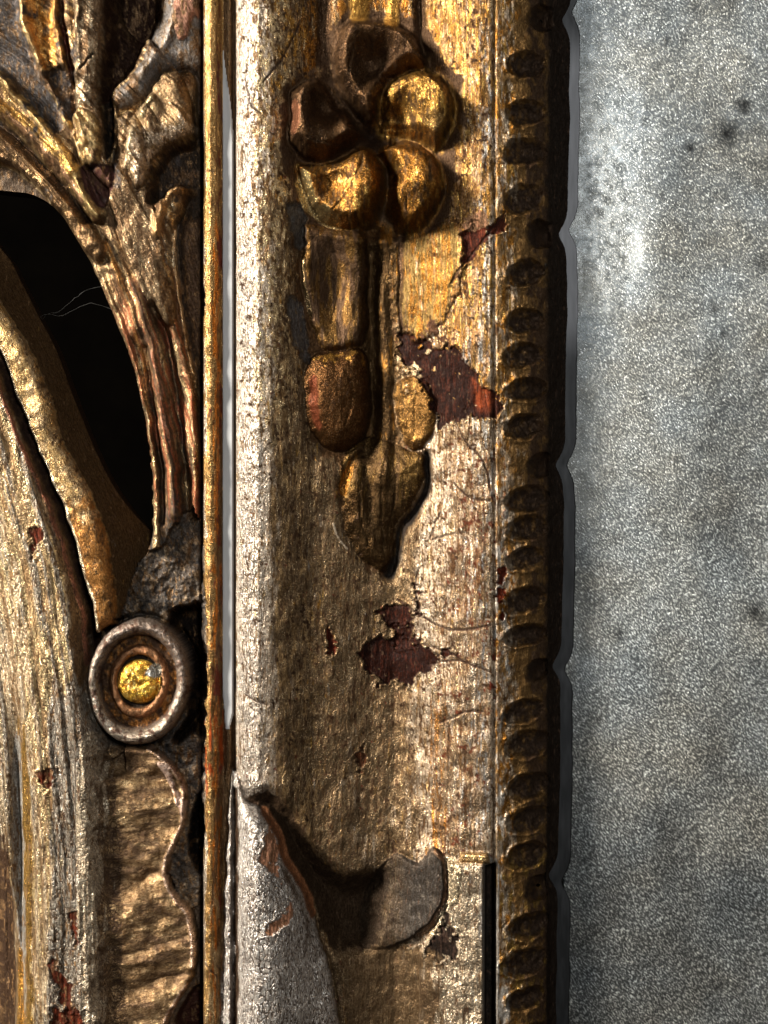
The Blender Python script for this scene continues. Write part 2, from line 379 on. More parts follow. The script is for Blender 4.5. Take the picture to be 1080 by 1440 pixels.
# red highlight painted on left petal rim
W, s = poly([(408,150),(420,148),(424,175),(421,196),(412,193),(406,170)], 12, wob=1.5, seed=4)
paint(W, sstep(-1, 4, s) * .9, (0.20, 0.085, 0.045), 0.4, 0.22)
W, s = poly([(424,290),(414,262),(424,240),(440,250),(448,285),(470,300),(478,322),(450,316)], 12, wob=4, seed=8)
paint(W, sstep(-1, 3, s), (0.50, 0.38, 0.18), 0.95, 0.3)
W, s = poly([(598,165),(612,158),(626,175),(622,198),(612,210),(600,192)], 14, wob=4, seed=9)
paint(W, sstep(-2, 10, s) * 0.5, (0.50, 0.33, 0.14), 0.95, 0.3)  # lit inner wall of the right petal painted lighter
# gouges above the flower
for pts, wd, am in [([(592,-200),(592,20),(598,70)], 8, -14), ([(552,-200),(552,10),(548,26)], 9, 6), ([(455,-200),(455,20),(452,80)], 12, -9), ([(505,-200),(505,20)], 14, 4)]:
    Wr, q, t, sd = ridge(pts, wd, am, UMBER if am < 0 else GOLD)

# ================================================================ husks and leaves hanging from it
W, s = poly([(405,330),(425,300),(470,335),(560,330),(640,318),(662,360),(640,470),(612,530),(618,590),(600,640),(592,700),(560,775),(543,815),(505,800),(470,730),(470,660),(440,645),(425,600),(425,510),(415,470),(405,400)], 40, wob=3, seed=12)
xx = X[W]
blot(W, 0.7 * sstep(-4, 22, s) * sstep(575, 540, xx + 0 * s), (0.11, 0.06, 0.028), 7, 16, 160, 0.42, 0.14, 0.6, 0.4)  # occlusion round the husks painted as dark brown
H[W] -= 5 * sstep(-2, 22, s) * sstep(575, 540, X[W])
W, s = dome([(428,322),(442,316),(475,324),(512,324),(517,400),(514,460),(500,488),(472,496),(452,490),(438,455),(430,420),(424,375)], 14, 14, L_PODA, (0.20, 0.11, 0.035), met=0.85, rgh=0.35, power=0.9, cont=2)
xx, yy = X[W], Y[W]
H[W] -= np.where(s > 0, 20 * np.exp(-((xx - 466) / 24) ** 2 - ((yy - 410) / 66) ** 2), 0)
blot(W, 0.55 * sstep(0, 2, s) - 0.1, UMBER, 6, 30, 161, 0.42, 0.08, 0.5, 0.35)
ridge([(428,365),(427,385),(430,415),(436,440)], 4, 3, (0.42, 0.30, 0.15), met=0.9, rgh=0.3, taper=(0.4, 0.9))  # short highlight on the husk's lip painted in
W, s = dome([(430,565),(430,525),(444,500),(475,495),(510,490),(520,540),(518,595),(505,622),(480,637),(455,628),(438,605)], 22, 34, L_PODB, (0.10, 0.048, 0.018), met=0.85, rgh=0.3, seed=3, power=0.8, cont=2)
xx, yy = X[W], Y[W]
blot(W, 0.5 * sstep(0, 4, s) * sstep(535, 505, yy) - 0.14, GOLD, 8, 8, 162, 0.42, 0.06, 0.9, 0.33)
W2, s2 = poly([(436,532),(446,528),(450,560),(452,600),(444,606),(434,570)], 10, wob=2, seed=5)
paint(W2, sstep(-1, 4, s2) * 0.85, (0.13, 0.032, 0.014), 0.3, 0.2)  # red highlight on the husk's left side, painted
W, s = dome([(553,326),(600,318),(640,308),(655,345),(648,400),(625,450),(600,478),(572,470),(554,450)], 4, 14, L_PANR, None, wob=6, cont=0)
blot(W, 0.6 * sstep(-8, 14, s) - 0.1, AMBER, 3, 40, 163, 0.42, 0.08, 0.9, 0.35)
blot(W, 0.5 * sstep(-8, 14, s) - 0.08, (0.20,0.13,0.045), 2.5, 30, 164, 0.40, 0.05, 0.8, 0.4)
ridge([(566,330),(564,400),(566,470)], 5, -5, UMBER, taper=(1, .5))
ridge([(524,322),(523,420),(525,560),(522,640)], 12, -10, (0.11, 0.06, 0.025), met=0.85)
Wr, q, t, sd = ridge([(542,322),(545,380),(539,430),(544,500),(541,560),(545,600),(538,680)], 11, 6, (0.22,0.13,0.05), L_RIB, met=0.85)
blot(Wr, 0.5 * sstep(1, 0.7, q) - 0.05, AMBER, 5, 20, 165, 0.4, 0.06, 0.9)
W, s = dome([(560,538),(585,528),(606,545),(614,585),(603,622),(582,634),(565,618),(556,580)], 9, 14, L_LOBR, (0.17, 0.09, 0.028), met=0.95, rgh=0.35, seed=6, power=0.9, cont=1)
blot(W, 0.4 * sstep(0, 3, s) - 0.1, (0.36, 0.2, 0.06), 4, 14, 166, 0.45, 0.06, 0.9)
W, s = dome([(478,650),(500,624),(530,614),(562,628),(596,642),(592,682),(576,714),(559,738),(551,768),(545,803),(522,797),(499,776),(484,738),(477,695)], 17, 44, L_TONG, (0.060, 0.034, 0.014), met=0.9, rgh=0.34, seed=7, cont=0, power=1.0)
xx, yy = X[W], Y[W]
blot(W, 0.5 * sstep(0, 4, s) * sstep(740, 660, yy), (0.15, 0.09, 0.03), 3, 26, 167, 0.36, 0.12, 0.9, 0.35)
H[W] -= np.where(s > 0, 7 * np.exp(-((xx - 520 - (yy - 700) * 0.1) / 9) ** 2) * sstep(790, 700, yy), 0)
ridge([(601,640),(599,688),(582,722),(566,746),(558,780),(547,808)], 9, -13, DARK, met=0.1, taper=(0.6, 0.9))  # shadow right of the leaf tip painted dark along an undercut groove
ridge([(508,640),(492,655),(482,690)], 7, -8, AMBER)
W = win(420, 660, 310, 830)
xx, yy = X[W], Y[W]
z_ = np.exp(-((xx - 532) / 42) ** 2) * sstep(320, 345, yy) * sstep(810, 770, yy)
lk_ = np.where((LAB[W] == L_PODB), 0.3, 1.0)
blot(W, 0.60 * z_ * lk_, (0.075, 0.045, 0.02), 4, 26, 168, 0.42, 0.10, 0.85, 0.38)  # painted occlusion continues down the middle between the husks
blot(W, 0.40 * sstep(425, 470, yy) * sstep(540, 500, yy) * np.exp(-((xx - 600) / 50) ** 2), (0.09, 0.045, 0.025), 7, 12, 169, 0.40, 0.04, 0.5, 0.4)
for pts in ([(468,340),(478,400),(466,452)], [(488,520),(496,560),(486,600)], [(540,650),(536,710),(540,780)], [(560,655),(556,700),(545,750)], [(512,660),(505,710),(518,770)], [(582,550),(586,590),(580,620)]):
    ridge(pts, 3.4, -1.6, None, taper=(1, .3))
# grey dirty hollow left of the husks
W, s = poly([(403,430),(412,415),(425,430),(432,470),(438,510),(425,505),(412,480)], 15, wob=5, seed=13)
paint(W, 0.85 * sstep(-1, 3, s), (0.09, 0.085, 0.085), 0.2, 0.6); blot(W, 0.3 * sstep(-1, 3, s) - 0.1, (0.2, 0.15, 0.09), 3, 9, 271, 0.36, 0.05, 0.8, 0.4); H[W] -= 5 * sstep(-1, 5, s)
W, s = poly([(403,290),(418,285),(432,305),(430,340),(418,350),(408,325)], 15, wob=5, seed=14)
paint(W, 0.85 * sstep(-1, 3, s), (0.08, 0.075, 0.07), 0.2, 0.6); H[W] -= 6 * sstep(-1, 5, s)
for pts in ([(470,735),(476,755),(488,772)],):
    ridge(pts, 1.4, 1, (0.6, 0.5, 0.38), met=0.7)
# dark cleft and bole loss to the right
def loss(pts, col, dep=2.5, wob=3.5, seed=0, rgh=0.4, pad=20):
    W, s = poly(pts, pad, smooth=False, wob=wob + 3, seed=seed)
    s = s + 3.5 * (fbm(X[W] / 3, Y[W] / 4, seed + 5, 3) - 0.5) + 15 * (fbm(X[W] / 13, Y[W] / 10, seed + 6, 4, .6) - 0.56)
    m = sstep(-0.8, 0.8, s)
    H[W] -= dep * m
    H[W] += 1.2 * np.exp(-((s + 1.8) / 1.5) ** 2)
    m2 = m * sstep(0.38, 0.43, fbm(X[W] / 7, Y[W] / 9, seed + 1, 4, .6) + 0.06 * np.clip(s, -1, 3))
    paint(W, m2, np.array(col) * np.array((0.42, 0.27, 0.18)), 0.0, rgh + 0.1, 0.0)
    blot(W, 0.36 * m - 0.1, np.array(col) * np.array((1.15, 0.7, 0.5)), 2.5, 14, seed + 2, 0.36, 0.05)
    return W, s
LS = (0.045, 0.021, 0.015)
loss([(560,465),(610,490),(645,492),(668,520),(690,552),(712,568),(700,590),(640,592),(618,605),(605,560),(580,520),(560,500)], LS, seed=201, wob=6)
W, s = poly([(662,530),(680,540),(694,556),(690,582),(672,580),(664,556)], 14, wob=3, seed=202); paint(W, sstep(-1, 9, s) * fbm(X[W] / 3, Y[W] / 12, 233, 2) * 1.4, (0.28, 0.06, 0.02), 0.1, 0.25)  # orange-red reflection painted on the bare patch
for i, c in enumerate([(583,520,9,14),(572,548,8,7),(600,498,7,6),(560,505,6,10)]):
    W, s = loss([(c[0]-c[2],c[1]),(c[0],c[1]-c[3]),(c[0]+c[2],c[1]),(c[0],c[1]+c[3])], CHAMP, -1.5, 6, 210+i)
    paint(W, sstep(-1, 1, s), CHAMP, 0.85, 0.35)
loss([(647,328),(668,318),(690,322),(712,300),(716,320),(700,332),(682,340),(660,365),(646,385),(652,350)], (0.12, 0.045, 0.03), seed=203, wob=3)
loss([(660,300),(680,300),(690,318),(668,330),(644,326)], (0.42, 0.36, 0.29), -1, seed=204, wob=4)
for pp, sd_ in (([(506,920),(522,900),(560,896),(590,908),(618,922),(604,946),(585,950),(572,968),(530,962),(516,940)], 205), ([(528,862),(560,850),(596,864),(578,884),(545,880)], 241), ([(548,878),(580,880),(594,910),(556,915)], 242), ([(584,822),(592,835),(590,858),(583,845)], 243), ([(625,912),(645,918),(640,926),(622,922)], 244)):
    loss(pp, (0.04, 0.017, 0.012), 2.0, seed=sd_, wob=5)
loss([(458,898),(462,878),(468,895),(472,905),(466,930),(461,915)], (0.11, 0.03, 0.018), seed=206, wob=2)
loss([(700,800),(712,790),(714,840),(706,880),(698,850)], (0.16, 0.045, 0.025), 1.5, seed=209, wob=6)
loss([(500,1060),(512,1050),(510,1085),(503,1090)], UMBER, 1, seed=221, wob=5)
# hairline cracks
rc = np.random.RandomState(5)
CR = [[(712,300),(680,340),(652,372),(634,400)], [(560,845),(600,870),(640,885),(690,880)], [(575,905),(620,912),(655,930),(690,945)], [(640,590),(655,620),(680,650),(692,690)], [(600,935),(640,928),(672,935)],
      [(345,972),(360,982),(378,988)], [(590,800),(584,830),(592,860)], [(620,1015),(650,1002),(680,1000)], [(640,680),(660,700),(690,705)], [(345,118),(350,150),(368,165)], [(420,40),(395,90),(372,120)],
      [(20,870),(45,862),(72,846)], [(35,1060),(50,1090),(72,1110)], [(10,905),(45,935)], [(60,1330),(95,1400),(110,1440)], [(72,1340),(80,1380),(105,1420)], [(120,1285),(165,1345),(205,1380)],
      [(305,1355),(312,1370)], [(285,1350),(300,1365),(306,1375)], [(400,1240),(410,1300)], [(610,760),(640,752)], [(620,720),(605,760)]]
for c in CR:
    W, d, t, sd = line(c, 8)
    m = sstep(1.7, 0.5, d + 1.6 * (fbm(X[W] / 5, Y[W] / 5, 222) - 0.5))
    paint(W, m * 0.9, (0.05, 0.025, 0.018), 0.1, 0.5); H[W] -= 1.6 * m

# ================================================================ leaf scroll at the bottom
W, s = poly([(345,1118),(385,1108),(412,1142),(448,1198),(488,1232),(525,1228),(548,1240),(530,1330),(500,1345),(465,1335),(445,1290),(415,1235),(385,1170)], 40, wob=2, seed=15)
H[W] -= 28 * sstep(-10, 34, s)
blot(W, 0.9 * sstep(-6, 12, s), (0.045, 0.028, 0.016), 8, 16, 170, 0.45, 0.12, 0.45, 0.5)  # shadow beside the leaf painted into the hollow
W, s = dome([(322,1122),(345,1122),(368,1137),(388,1168),(402,1205),(424,1245),(444,1292),(456,1345),(470,1400),(484,1500),(490,1720),(322,1720)], 26, 78, L_SCL, (0.78, 0.75, 0.71), met=0.85, rgh=0.38, crk=0.9, seed=16)
xx, yy = X[W], Y[W]
Wb, sb = W, s
blot(W, 0.6 * sstep(2, 10, s) * sstep(400, 452, xx + (1300 - yy) * .35), (0.20, 0.15, 0.11), 12, 40, 171, 0.36, 0.2, 0.85, 0.4)  # leaf's right side painted darker, as turned from the window light
loss([(368,1185),(378,1160),(392,1190),(400,1215),(396,1240),(384,1225),(368,1205)], (0.62, 0.50, 0.42), 1.5, seed=231, wob=4, rgh=0.45)
loss([(388,1282),(410,1262),(412,1285),(398,1296),(378,1310),(372,1300)], (0.62, 0.50, 0.42), 1.5, seed=232, wob=4, rgh=0.45)
ridge([(370,1135),(390,1170),(405,1208),(428,1250),(440,1285)], 6, 2, (0.30, 0.13, 0.06), met=0.4)
ridge([(331,1110),(333,1300),(333,1720)], 4, -10, UMBER)
# dull grey cup
W, s = dome([(505,1300),(518,1250),(540,1215),(560,1204),(590,1212),(608,1190),(622,1202),(629,1240),(621,1275),(601,1305),(572,1328),(538,1338),(512,1336)], 3, 12, L_CUP, None, cont=0, seed=17)
xx, yy = X[W], Y[W]
H[W] += np.where(s > 0, (17 * sstep(510, 625, xx) + 6 * sstep(1240, 1330, yy) - 6) * sstep(0, 5, s), 0)
cg = sstep(505, 585, xx + 14 * (fbm(xx / 14, yy / 14, 1721, 3) - .5))
paint(W, sstep(-1, 1, s) * cg, (0.050, 0.043, 0.037), 0.55, 0.42); paint(W, sstep(-4, 4, s) * (1 - cg), (0.030, 0.020, 0.012), 0.4, 0.5)  # left of the cup fades into the hollow's painted shade
blot(W, 0.3 * cg * (s > 0) - 0.1, (0.11, 0.095, 0.08), 4, 12, 172, 0.38, 0.06, 0.7, 0.4)
ridge([(612,1196),(627,1215),(627,1260),(612,1294),(590,1318)], 3, 2.5, (0.30, 0.19, 0.12))  # highlight on the cup's right rim painted lighter
# block right of the cup with the ledge and the black slot
W = win(590, 700, 1180, 1700)
xx, yy = X[W], Y[W]
sb_ = np.minimum(np.minimum(xx - (628 - np.clip((yy - 1270) * 0.55, 0, 60)), 682 - xx), yy - 1208)
H[W] = H[W] + 8 * sstep(-1, 5, sb_)
LAB[W] = np.where(sb_ > 0, L_BLOCK, LAB[W])
blot(W, 0.6 * sstep(-1, 3, sb_), (0.62, 0.52, 0.38), 6, 40, 173, 0.45, 0.1, 0.9, 0.34, 0.6); blot(W, 0.2 * sstep(-1, 3, sb_), (0.12, 0.07, 0.04), 3, 12, 1731, 0.36, 0.03, 0.6, 0.4)
blot(W, 0.5 * sstep(668, 680, xx) * (yy > 1210), GREY, 5, 60, 174, 0.4, 0.1, 0.6, 0.4)
W, s = poly([(648,1196),(686,1196),(688,1209),(646,1209)], 8, smooth=False); H[W] += 7 * sstep(-2, 3, s); paint(W, sstep(-2, 1, s), (0.62, 0.42, 0.2), 0.9, 0.3)
W, s = poly([(682,1214),(697,1210),(697,1720),(680,1720)], 8, smooth=False); H[W] -= 34 * sstep(-1.5, 4, s); paint(W, sstep(-1, 1.5, s), DARK, 0, 0.7)
loss([(598,1330),(612,1300),(626,1272),(640,1300),(648,1330),(640,1346),(620,1348)], (0.030, 0.028, 0.028), 3, seed=233, wob=7, rgh=0.5)
W, s = poly([(625,1205),(648,1215),(645,1260),(628,1275),(612,1310),(600,1325),(626,1270),(632,1230)], 10, wob=3, seed=18); paint(W, sstep(-1, 1, s), (0.75, 0.62, 0.42), 0.9, 0.3); H[W] += 2 * sstep(-1, 2, s)
W = win(445, 660, 1320, 1700)
blot(W, 0.5 * sstep(1325, 1350, Y[W]) * sstep(470, 500, X[W]) * sstep(640, 600, X[W]), (0.15, 0.10, 0.055), 6, 30, 175, 0.30, 0.12, 0.75, 0.4)

# ================================================================ left: pierced acanthus carving
C = win(-300, 283.5, -300, 1700)
x, y = X[C], Y[C]
H[C] = 22 + (fbm(x / 40, y / 40, 301, 3) - 0.5) * 10
COL[C] = (0.10, 0.075, 0.055); MET[C] = 0.4; RGH[C] = 0.5
LAB[C] = L_CARV

# ---- brown inner wall of the opening (drawn first; band and stem overlap it)
def wedge(x_, y_):
    return None
WALL = [(-260,150),(-60,252),(0,300),(60,330),(120,400),(170,520),(205,650),(216,745),(208,800),(170,868),(150,850),(120,800),(40,600),(-40,470),(-260,380)]
W, s = poly(WALL, 20)
xx, yy = X[W], Y[W]
# distance from the scroll edge gives the slope down to the back
EDGE = smooth_pts([(-260,205),(-60,345),(0,425),(22,455),(42,490),(58,525),(72,562),(80,600),(104,650),(128,695),(142,728),(152,765),(160,820),(164,872)], False)
d, t, sd = pdist(EDGE, xx, yy)
H[W] = np.where(s > 0, 52 - 0.95 * d, H[W])
COL[W] = np.where((s > 0)[..., None], np.array((0.060, 0.034, 0.014), np.float32), COL[W]); MET[W] = np.where(s > 0, 0.0, MET[W]); RGH[W] = np.where(s > 0, 0.7, RGH[W])
LAB[W] = np.where(s > 0, L_WALL, LAB[W])

# ---- big scroll body
BODY = [(-260,190),(-60,380),(0,470),(25,540),(48,600),(70,655),(92,725),(108,790),(120,850),(125,920),(128,980),(150,1040),(165,1120),(170,1200),(172,1300),(175,1400),(180,1720),(-260,1720)]
W, s = poly(BODY, 30)
xx, yy = X[W], Y[W]
ax = 62 + (yy - 1440) * 0.0 + np.interp(yy, [300, 600, 800, 1000, 1200, 1440], [-150, -50, 10, 40, 60, 66])
u = (xx - ax)
h = 84 - 0.0032 * u ** 2 - 26 * np.exp(-(np.maximum(s, 0) / 12.0) ** 1.5) * (1 - 0.85 * sstep(1020, 1120, yy))
# long flutes running down the body
h += 3.5 * np.sin((u + 8 * fbm(xx / 60, yy / 200, 303, 2)) / 11.0) * sstep(700, 1100, yy)
h -= 20 * np.exp(-((xx - (20 + 0.018 * (yy - 1040))) / 9.0) ** 2) * sstep(960, 1100, yy)
h -= 55 * sstep(12 + 8 * sstep(1150, 1400, yy), 0, xx + 20 - 26 * sstep(1100, 1320, yy)) * sstep(1080, 1200, yy)
h += (fbm(xx / 20, yy / 70, 304, 3) - 0.5) * 7
H[W] = np.where(s > 0, h, H[W]); LAB[W] = np.where(s > 0, L_SCROLL, LAB[W])
sm = sstep(-1, 1, s)
paint(W, sm, (0.58, 0.50, 0.38), 0.85, 0.37, 0.5)
blot(W, sm * 0.9 * np.exp(-((u + 15) / 32) ** 2) - 0.2 * (1 - sm), CHAMP, 10, 36, 305, 0.44, 0.12, 0.9, 0.34)
blot(W, sm * (0.62 * sstep(8, 30, u) * sstep(60, 38, u)) , (0.42, 0.42, 0.41), 12, 40, 306, 0.40, 0.1, 0.75, 0.4, 0.9)
bn = fbm((u + 0.10 * s) / 7.5, yy / 230, 3071, 4, 0.6)
H[W] += np.where(s > 0, (bn - 0.5) * 10, 0)
paint(W, sm * sstep(0.53, 0.60, bn) * 0.8, (0.36, 0.36, 0.35), 0.8, 0.38, 0.9)
paint(W, sm * sstep(0.44, 0.36, bn) * 0.8, (0.20, 0.13, 0.07), 0.8, 0.4)
bn2 = fbm(u / 4.5, yy / 160, 3072, 4, 0.6)
paint(W, sm * sstep(0.56, 0.62, bn2) * 0.8, (0.80, 0.66, 0.40), 0.95, 0.32)
blot(W, sm * 0.8 * sstep(30, 8, s) * sstep(1080, 980, yy) - 0.4 * (1 - sm), BROWN, 10, 30, 307, 0.38, 0.12, 0.6, 0.42)
blot(W, sm * 0.75 * sstep(900, 1000, yy) * sstep(60, 85, xx), (0.33, 0.32, 0.30), 10, 60, 3073, 0.42, 0.08, 0.8, 0.38, 0.9)
blot(W, sm * 0.75 * sstep(950, 1100, yy) * np.exp(-((xx - 36) / 14) ** 2), OLIVE, 5, 30, 308, 0.38, 0.1, 0.9, 0.35)
blot(W, sm * 0.9 * sstep(990, 1080, yy) * np.exp(-((xx - 20 - 0.02 * (yy - 1040)) / 8) ** 2), (0.30, 0.31, 0.32), 6, 30, 309, 0.42, 0.1, 0.6, 0.42)
blot(W, sm * 0.9 * sstep(1290, 1400, yy) * np.exp(-((xx - 24) / 8) ** 2), GOLD, 5, 20, 3010, 0.42, 0.1, 0.95, 0.33)
blot(W, sm * 0.9 * sstep(1120, 1250, yy) * sstep(18, 4, xx), (0.04, 0.022, 0.012), 6, 30, 310, 0.42, 0.1, 0.3, 0.5)
blot(W, sm * 0.13, BROWN, 2.0, 16, 312, 0.30, 0.03, 0.5, 0.5)
for pts in ([(40,745),(62,738),(70,752),(58,775),(50,790),(46,765)], [(55,1085),(78,1080),(80,1105),(68,1110)], [(98,1280),(114,1278),(116,1320),(110,1325)], [(66,1345),(82,1348),(100,1380),(118,1440),(98,1440),(84,1390)], [(70,1410),(140,1425),(150,1450),(80,1450)]):
    loss(pts, (0.13, 0.045, 0.028), 1.5, seed=pts[0][0] + 300, wob=5)
# ---- edge band of the scroll, tan gold
BAND = [(-260,190),(-60,335),(0,425),(22,455),(42,490),(58,525),(72,562),(80,600),(104,650),(128,695),(142,728),(152,765),(160,820),(164,870),(148,882),(134,890),(128,862),(116,815),(104,770),(86,712),(62,660),(40,605),(20,555),(0,500),(-60,420),(-260,300)]
W, s = dome(BAND, 22, 18, L_BAND, (0.56, 0.40, 0.20), met=0.9, rgh=0.38, cont=0, abs_h=52, seed=19, wob=2)
xx, yy = X[W], Y[W]; sm = sstep(-1, 1, s)
H[W] += np.where(s > 0, (fbm(xx / 22, yy / 22, 320, 2) - 0.5) * 8, 0)
blot(W, sm * 0.5 - 0.1, CHAMP, 9, 12, 321, 0.42, 0.1, 0.85, 0.38, 0.5)
blot(W, sm * 0.7 * sstep(640, 780, yy), (0.30, 0.15, 0.05), 10, 16, 322, 0.40, 0.12, 0.7, 0.4)
INN = [(-260,302),(-60,424),(0,505),(20,560),(40,610),(62,663),(86,716),(104,774),(117,820),(128,862),(134,930)]
ridge(INN, 7, -16, (0.04, 0.022, 0.018), met=0.1)
Wr, q, t, sd = ridge([(a + 7, b - 3) for a, b in INN], 3.0, 5, (0.80, 0.70, 0.56), met=0.85, rgh=0.33)
ridge([(a - 11, b + 4) for a, b in INN], 3.0, 3, (0.30, 0.13, 0.09), met=0.5)

# ---- stem down the right side of the opening
STEM = [(-260,90),(-60,205),(0,222),(42,252),(76,290),(108,338),(138,396),(164,458),(186,520),(203,590),(211,660),(214,740),(205,790),(240,830),(283,860),(283,700),(280,600),(262,500),(246,440),(240,380),(240,330),(262,270),(270,150),(220,60),(160,0),(150,-220),(-260,-220)]
W, s = poly(STEM, 20, wob=1.5, seed=20)
xx, yy = X[W], Y[W]
t_ = np.clip(s / 20, 0, 1)
H[W] = np.where(s > 0, 34 + 24 * (1 - (1 - t_) ** 2) ** 0.5 + (fbm(xx / 30, yy / 40, 330, 2) - 0.5) * 8, H[W])
LAB[W] = np.where(s > 0, np.where(yy < 285 , L_LEAF, L_STEM), LAB[W])
sm = sstep(-1, 1, s)
paint(W, sm, (0.24, 0.16, 0.09), 0.75, 0.4, 0.2)
blot(W, sm * 0.6 * sstep(720, 640, yy), CHAMP, 6, 20, 331, 0.52, 0.08, 0.9, 0.36)
blot(W, sm * 0.8 * sstep(690, 740, yy), (0.07, 0.07, 0.07), 12, 12, 332, 0.42, 0.1, 0.3, 0.5)
blot(W, sm * 0.35, UMBER, 5, 9, 333, 0.50, 0.05, 0.4, 0.5)
RB = [(-260,92),(-60,206),(2,224),(44,254),(79,292),(111,340),(141,398),(167,460),(189,522),(206,592),(214,662),(217,735),(214,770)]
Wr, q, t, sd = ridge([(a + 3, b) for a, b in RB], 6, 11, (0.52, 0.42, 0.27), met=0.9, rgh=0.34)
Wr, q, t, sd = ridge([(a + 24, b + 2) for a, b in RB[3:8]], 15, 10, None, taper=(0.9, 0.9))
# tool marks across that rib
H[Wr] += 1.3 * np.sin((Y[Wr] + X[Wr] * 0.3) / 3.4 + 4 * fbm(X[Wr] / 20, Y[Wr] / 20, 334)) * sstep(1, 0.5, q) * sstep(285, 300, Y[Wr]) * sstep(400, 370, Y[Wr])
ridge([(150,345),(172,400),(193,460),(205,520)], 7, 5, (0.45, 0.24, 0.08), met=0.85, taper=(.8, 1))
ridge([(203,490),(214,560),(224,640),(228,735)], 5, -12, DARK, met=0.1)
Wr, q, t, sd = ridge([(190,400),(206,450),(220,520),(231,590),(241,655),(247,725)], 12, 14, (0.26, 0.12, 0.08), met=0.6, taper=(.8, .75))
paint(Wr, sstep(1.2, 0.5, q), (0.30, 0.10, 0.055), 0.5, 0.34)
blot(Wr, 0.5 * sstep(1.1, 0.6, q) - 0.05, ROSE, 8, 12, 335, 0.42, 0.06, 0.5, 0.35)
blot(Wr, 0.6 * sstep(1.1, 0.6, q) * sstep(590, 640, Y[Wr]) - 0.02, (0.05, 0.045, 0.045), 8, 12, 336, 0.42, 0.06, 0.3, 0.4)
ridge([(215,430),(232,470),(246,540),(256,620),(264,760)], 7, -17, (0.03, 0.03, 0.03), met=0.1)
Wr, q, t, sd = ridge([(212,262),(222,300),(232,350),(243,400),(252,450),(263,505),(272,560),(276,640),(277,735)], 8, 12, (0.24, 0.14, 0.08), met=0.75, taper=(1.1, .7))
blot(Wr, 0.6 * sstep(1.1, 0.6, q) * sstep(620, 680, Y[Wr]) - 0.02, (0.32, 0.10, 0.06), 8, 12, 337, 0.42, 0.06, 0.3, 0.4)
ridge([(246,300),(243,350),(246,400),(254,440),(266,505),(276,560)], 2.5, 5, (0.66, 0.50, 0.32), met=0.9, rgh=0.3)
ridge([(242,290),(236,320),(240,370)], 5, 6, (0.75, 0.70, 0.58), met=0.9, rgh=0.3)  # highlight on the rib painted pale
# recess between stem and rail
W, s = poly([(283,262),(262,282),(250,320),(250,380),(254,430),(268,490),(283,560)], 20)
H[W] = np.where(s > 0, 26 - 8 * sstep(0, 10, s), H[W]); paint(W, sstep(-1, 1, s), (0.095, 0.06, 0.038), 0.3, 0.5)
paint(W, 0.9 * np.exp(-((s - 3) / 4) ** 2) * (s > 0), DARK, 0, 0.6)
LAB[W] = np.where(s > 0, L_CARV, LAB[W])

# ---- streaks of leaf and bole following the stem
AXL = [(-260,60),(-60,130),(20,190),(85,258),(135,335),(180,440),(215,560),(235,660),(243,790)]
W, d, t, sd = line(AXL, 95)
Lk = (LAB[W] == L_STEM) | (LAB[W] == L_LEAF)
uu = d * sd; vv = t * 950
n1_ = fbm(uu / 4.0, vv / 110, 391, 4, 0.6); n2_ = fbm(uu / 3.0, vv / 60, 392, 4, 0.6)
fade = sstep(740, 680, Y[W])
H[W] += Lk * (fbm(uu / 9.0, vv / 200, 393, 3) - 0.5) * 12 * fade
paint(W, Lk * sstep(0.52, 0.60, n1_) * fade, (0.55, 0.42, 0.24), 0.95, 0.33)
paint(W, Lk * sstep(0.46, 0.38, n1_) * 0.9 * fade, (0.12, 0.075, 0.045), 0.8, 0.38)
paint(W, Lk * sstep(0.50, 0.56, n2_) * 0.85 * fade * sstep(380, 470, Y[W]), (0.30, 0.10, 0.055), 0.6, 0.34)
paint(W, Lk * sstep(0.42, 0.36, n2_) * 0.8, (0.06, 0.045, 0.035), 0.6, 0.4)
# ---- broad rounded lobes of the leaf
def lobe(pts, amp, wd, col, seed, col2, met=0.92):
    W, s = dome(pts, amp, wd, None, col, met=met, rgh=0.34, cont=2, seed=seed, wob=1)
    sm = sstep(-1, 1, s)
    blot(W, sm * 0.6 - 0.2, col2, 4, 22, seed + 400, 0.36, 0.12, 0.85, 0.36)
lobe([(-60,152),(0,180),(45,217),(92,264),(128,318),(150,350),(138,372),(108,338),(76,290),(42,252),(0,224),(-60,206)], 12, 16, (0.36, 0.25, 0.14), 411, (0.13, 0.085, 0.05))
lobe([(-60,58),(0,105),(40,148),(80,193),(118,246),(146,310),(124,308),(90,262),(45,205),(0,168),(-60,140)], 14, 16, (0.50, 0.36, 0.17), 412, (0.16, 0.10, 0.06))
lobe([(100,-220),(150,-220),(150,0),(143,60),(139,120),(144,170),(152,220),(156,262),(130,245),(110,195),(104,140),(110,80),(103,0)], 20, 24, (0.50, 0.43, 0.33), 413, (0.20, 0.14, 0.09))
lobe([(150,262),(160,215),(168,165),(190,160),(205,205),(207,262),(224,322),(236,392),(246,450),(225,450),(196,400),(168,330)], 14, 22, (0.34, 0.26, 0.17), 414, (0.12, 0.08, 0.05))
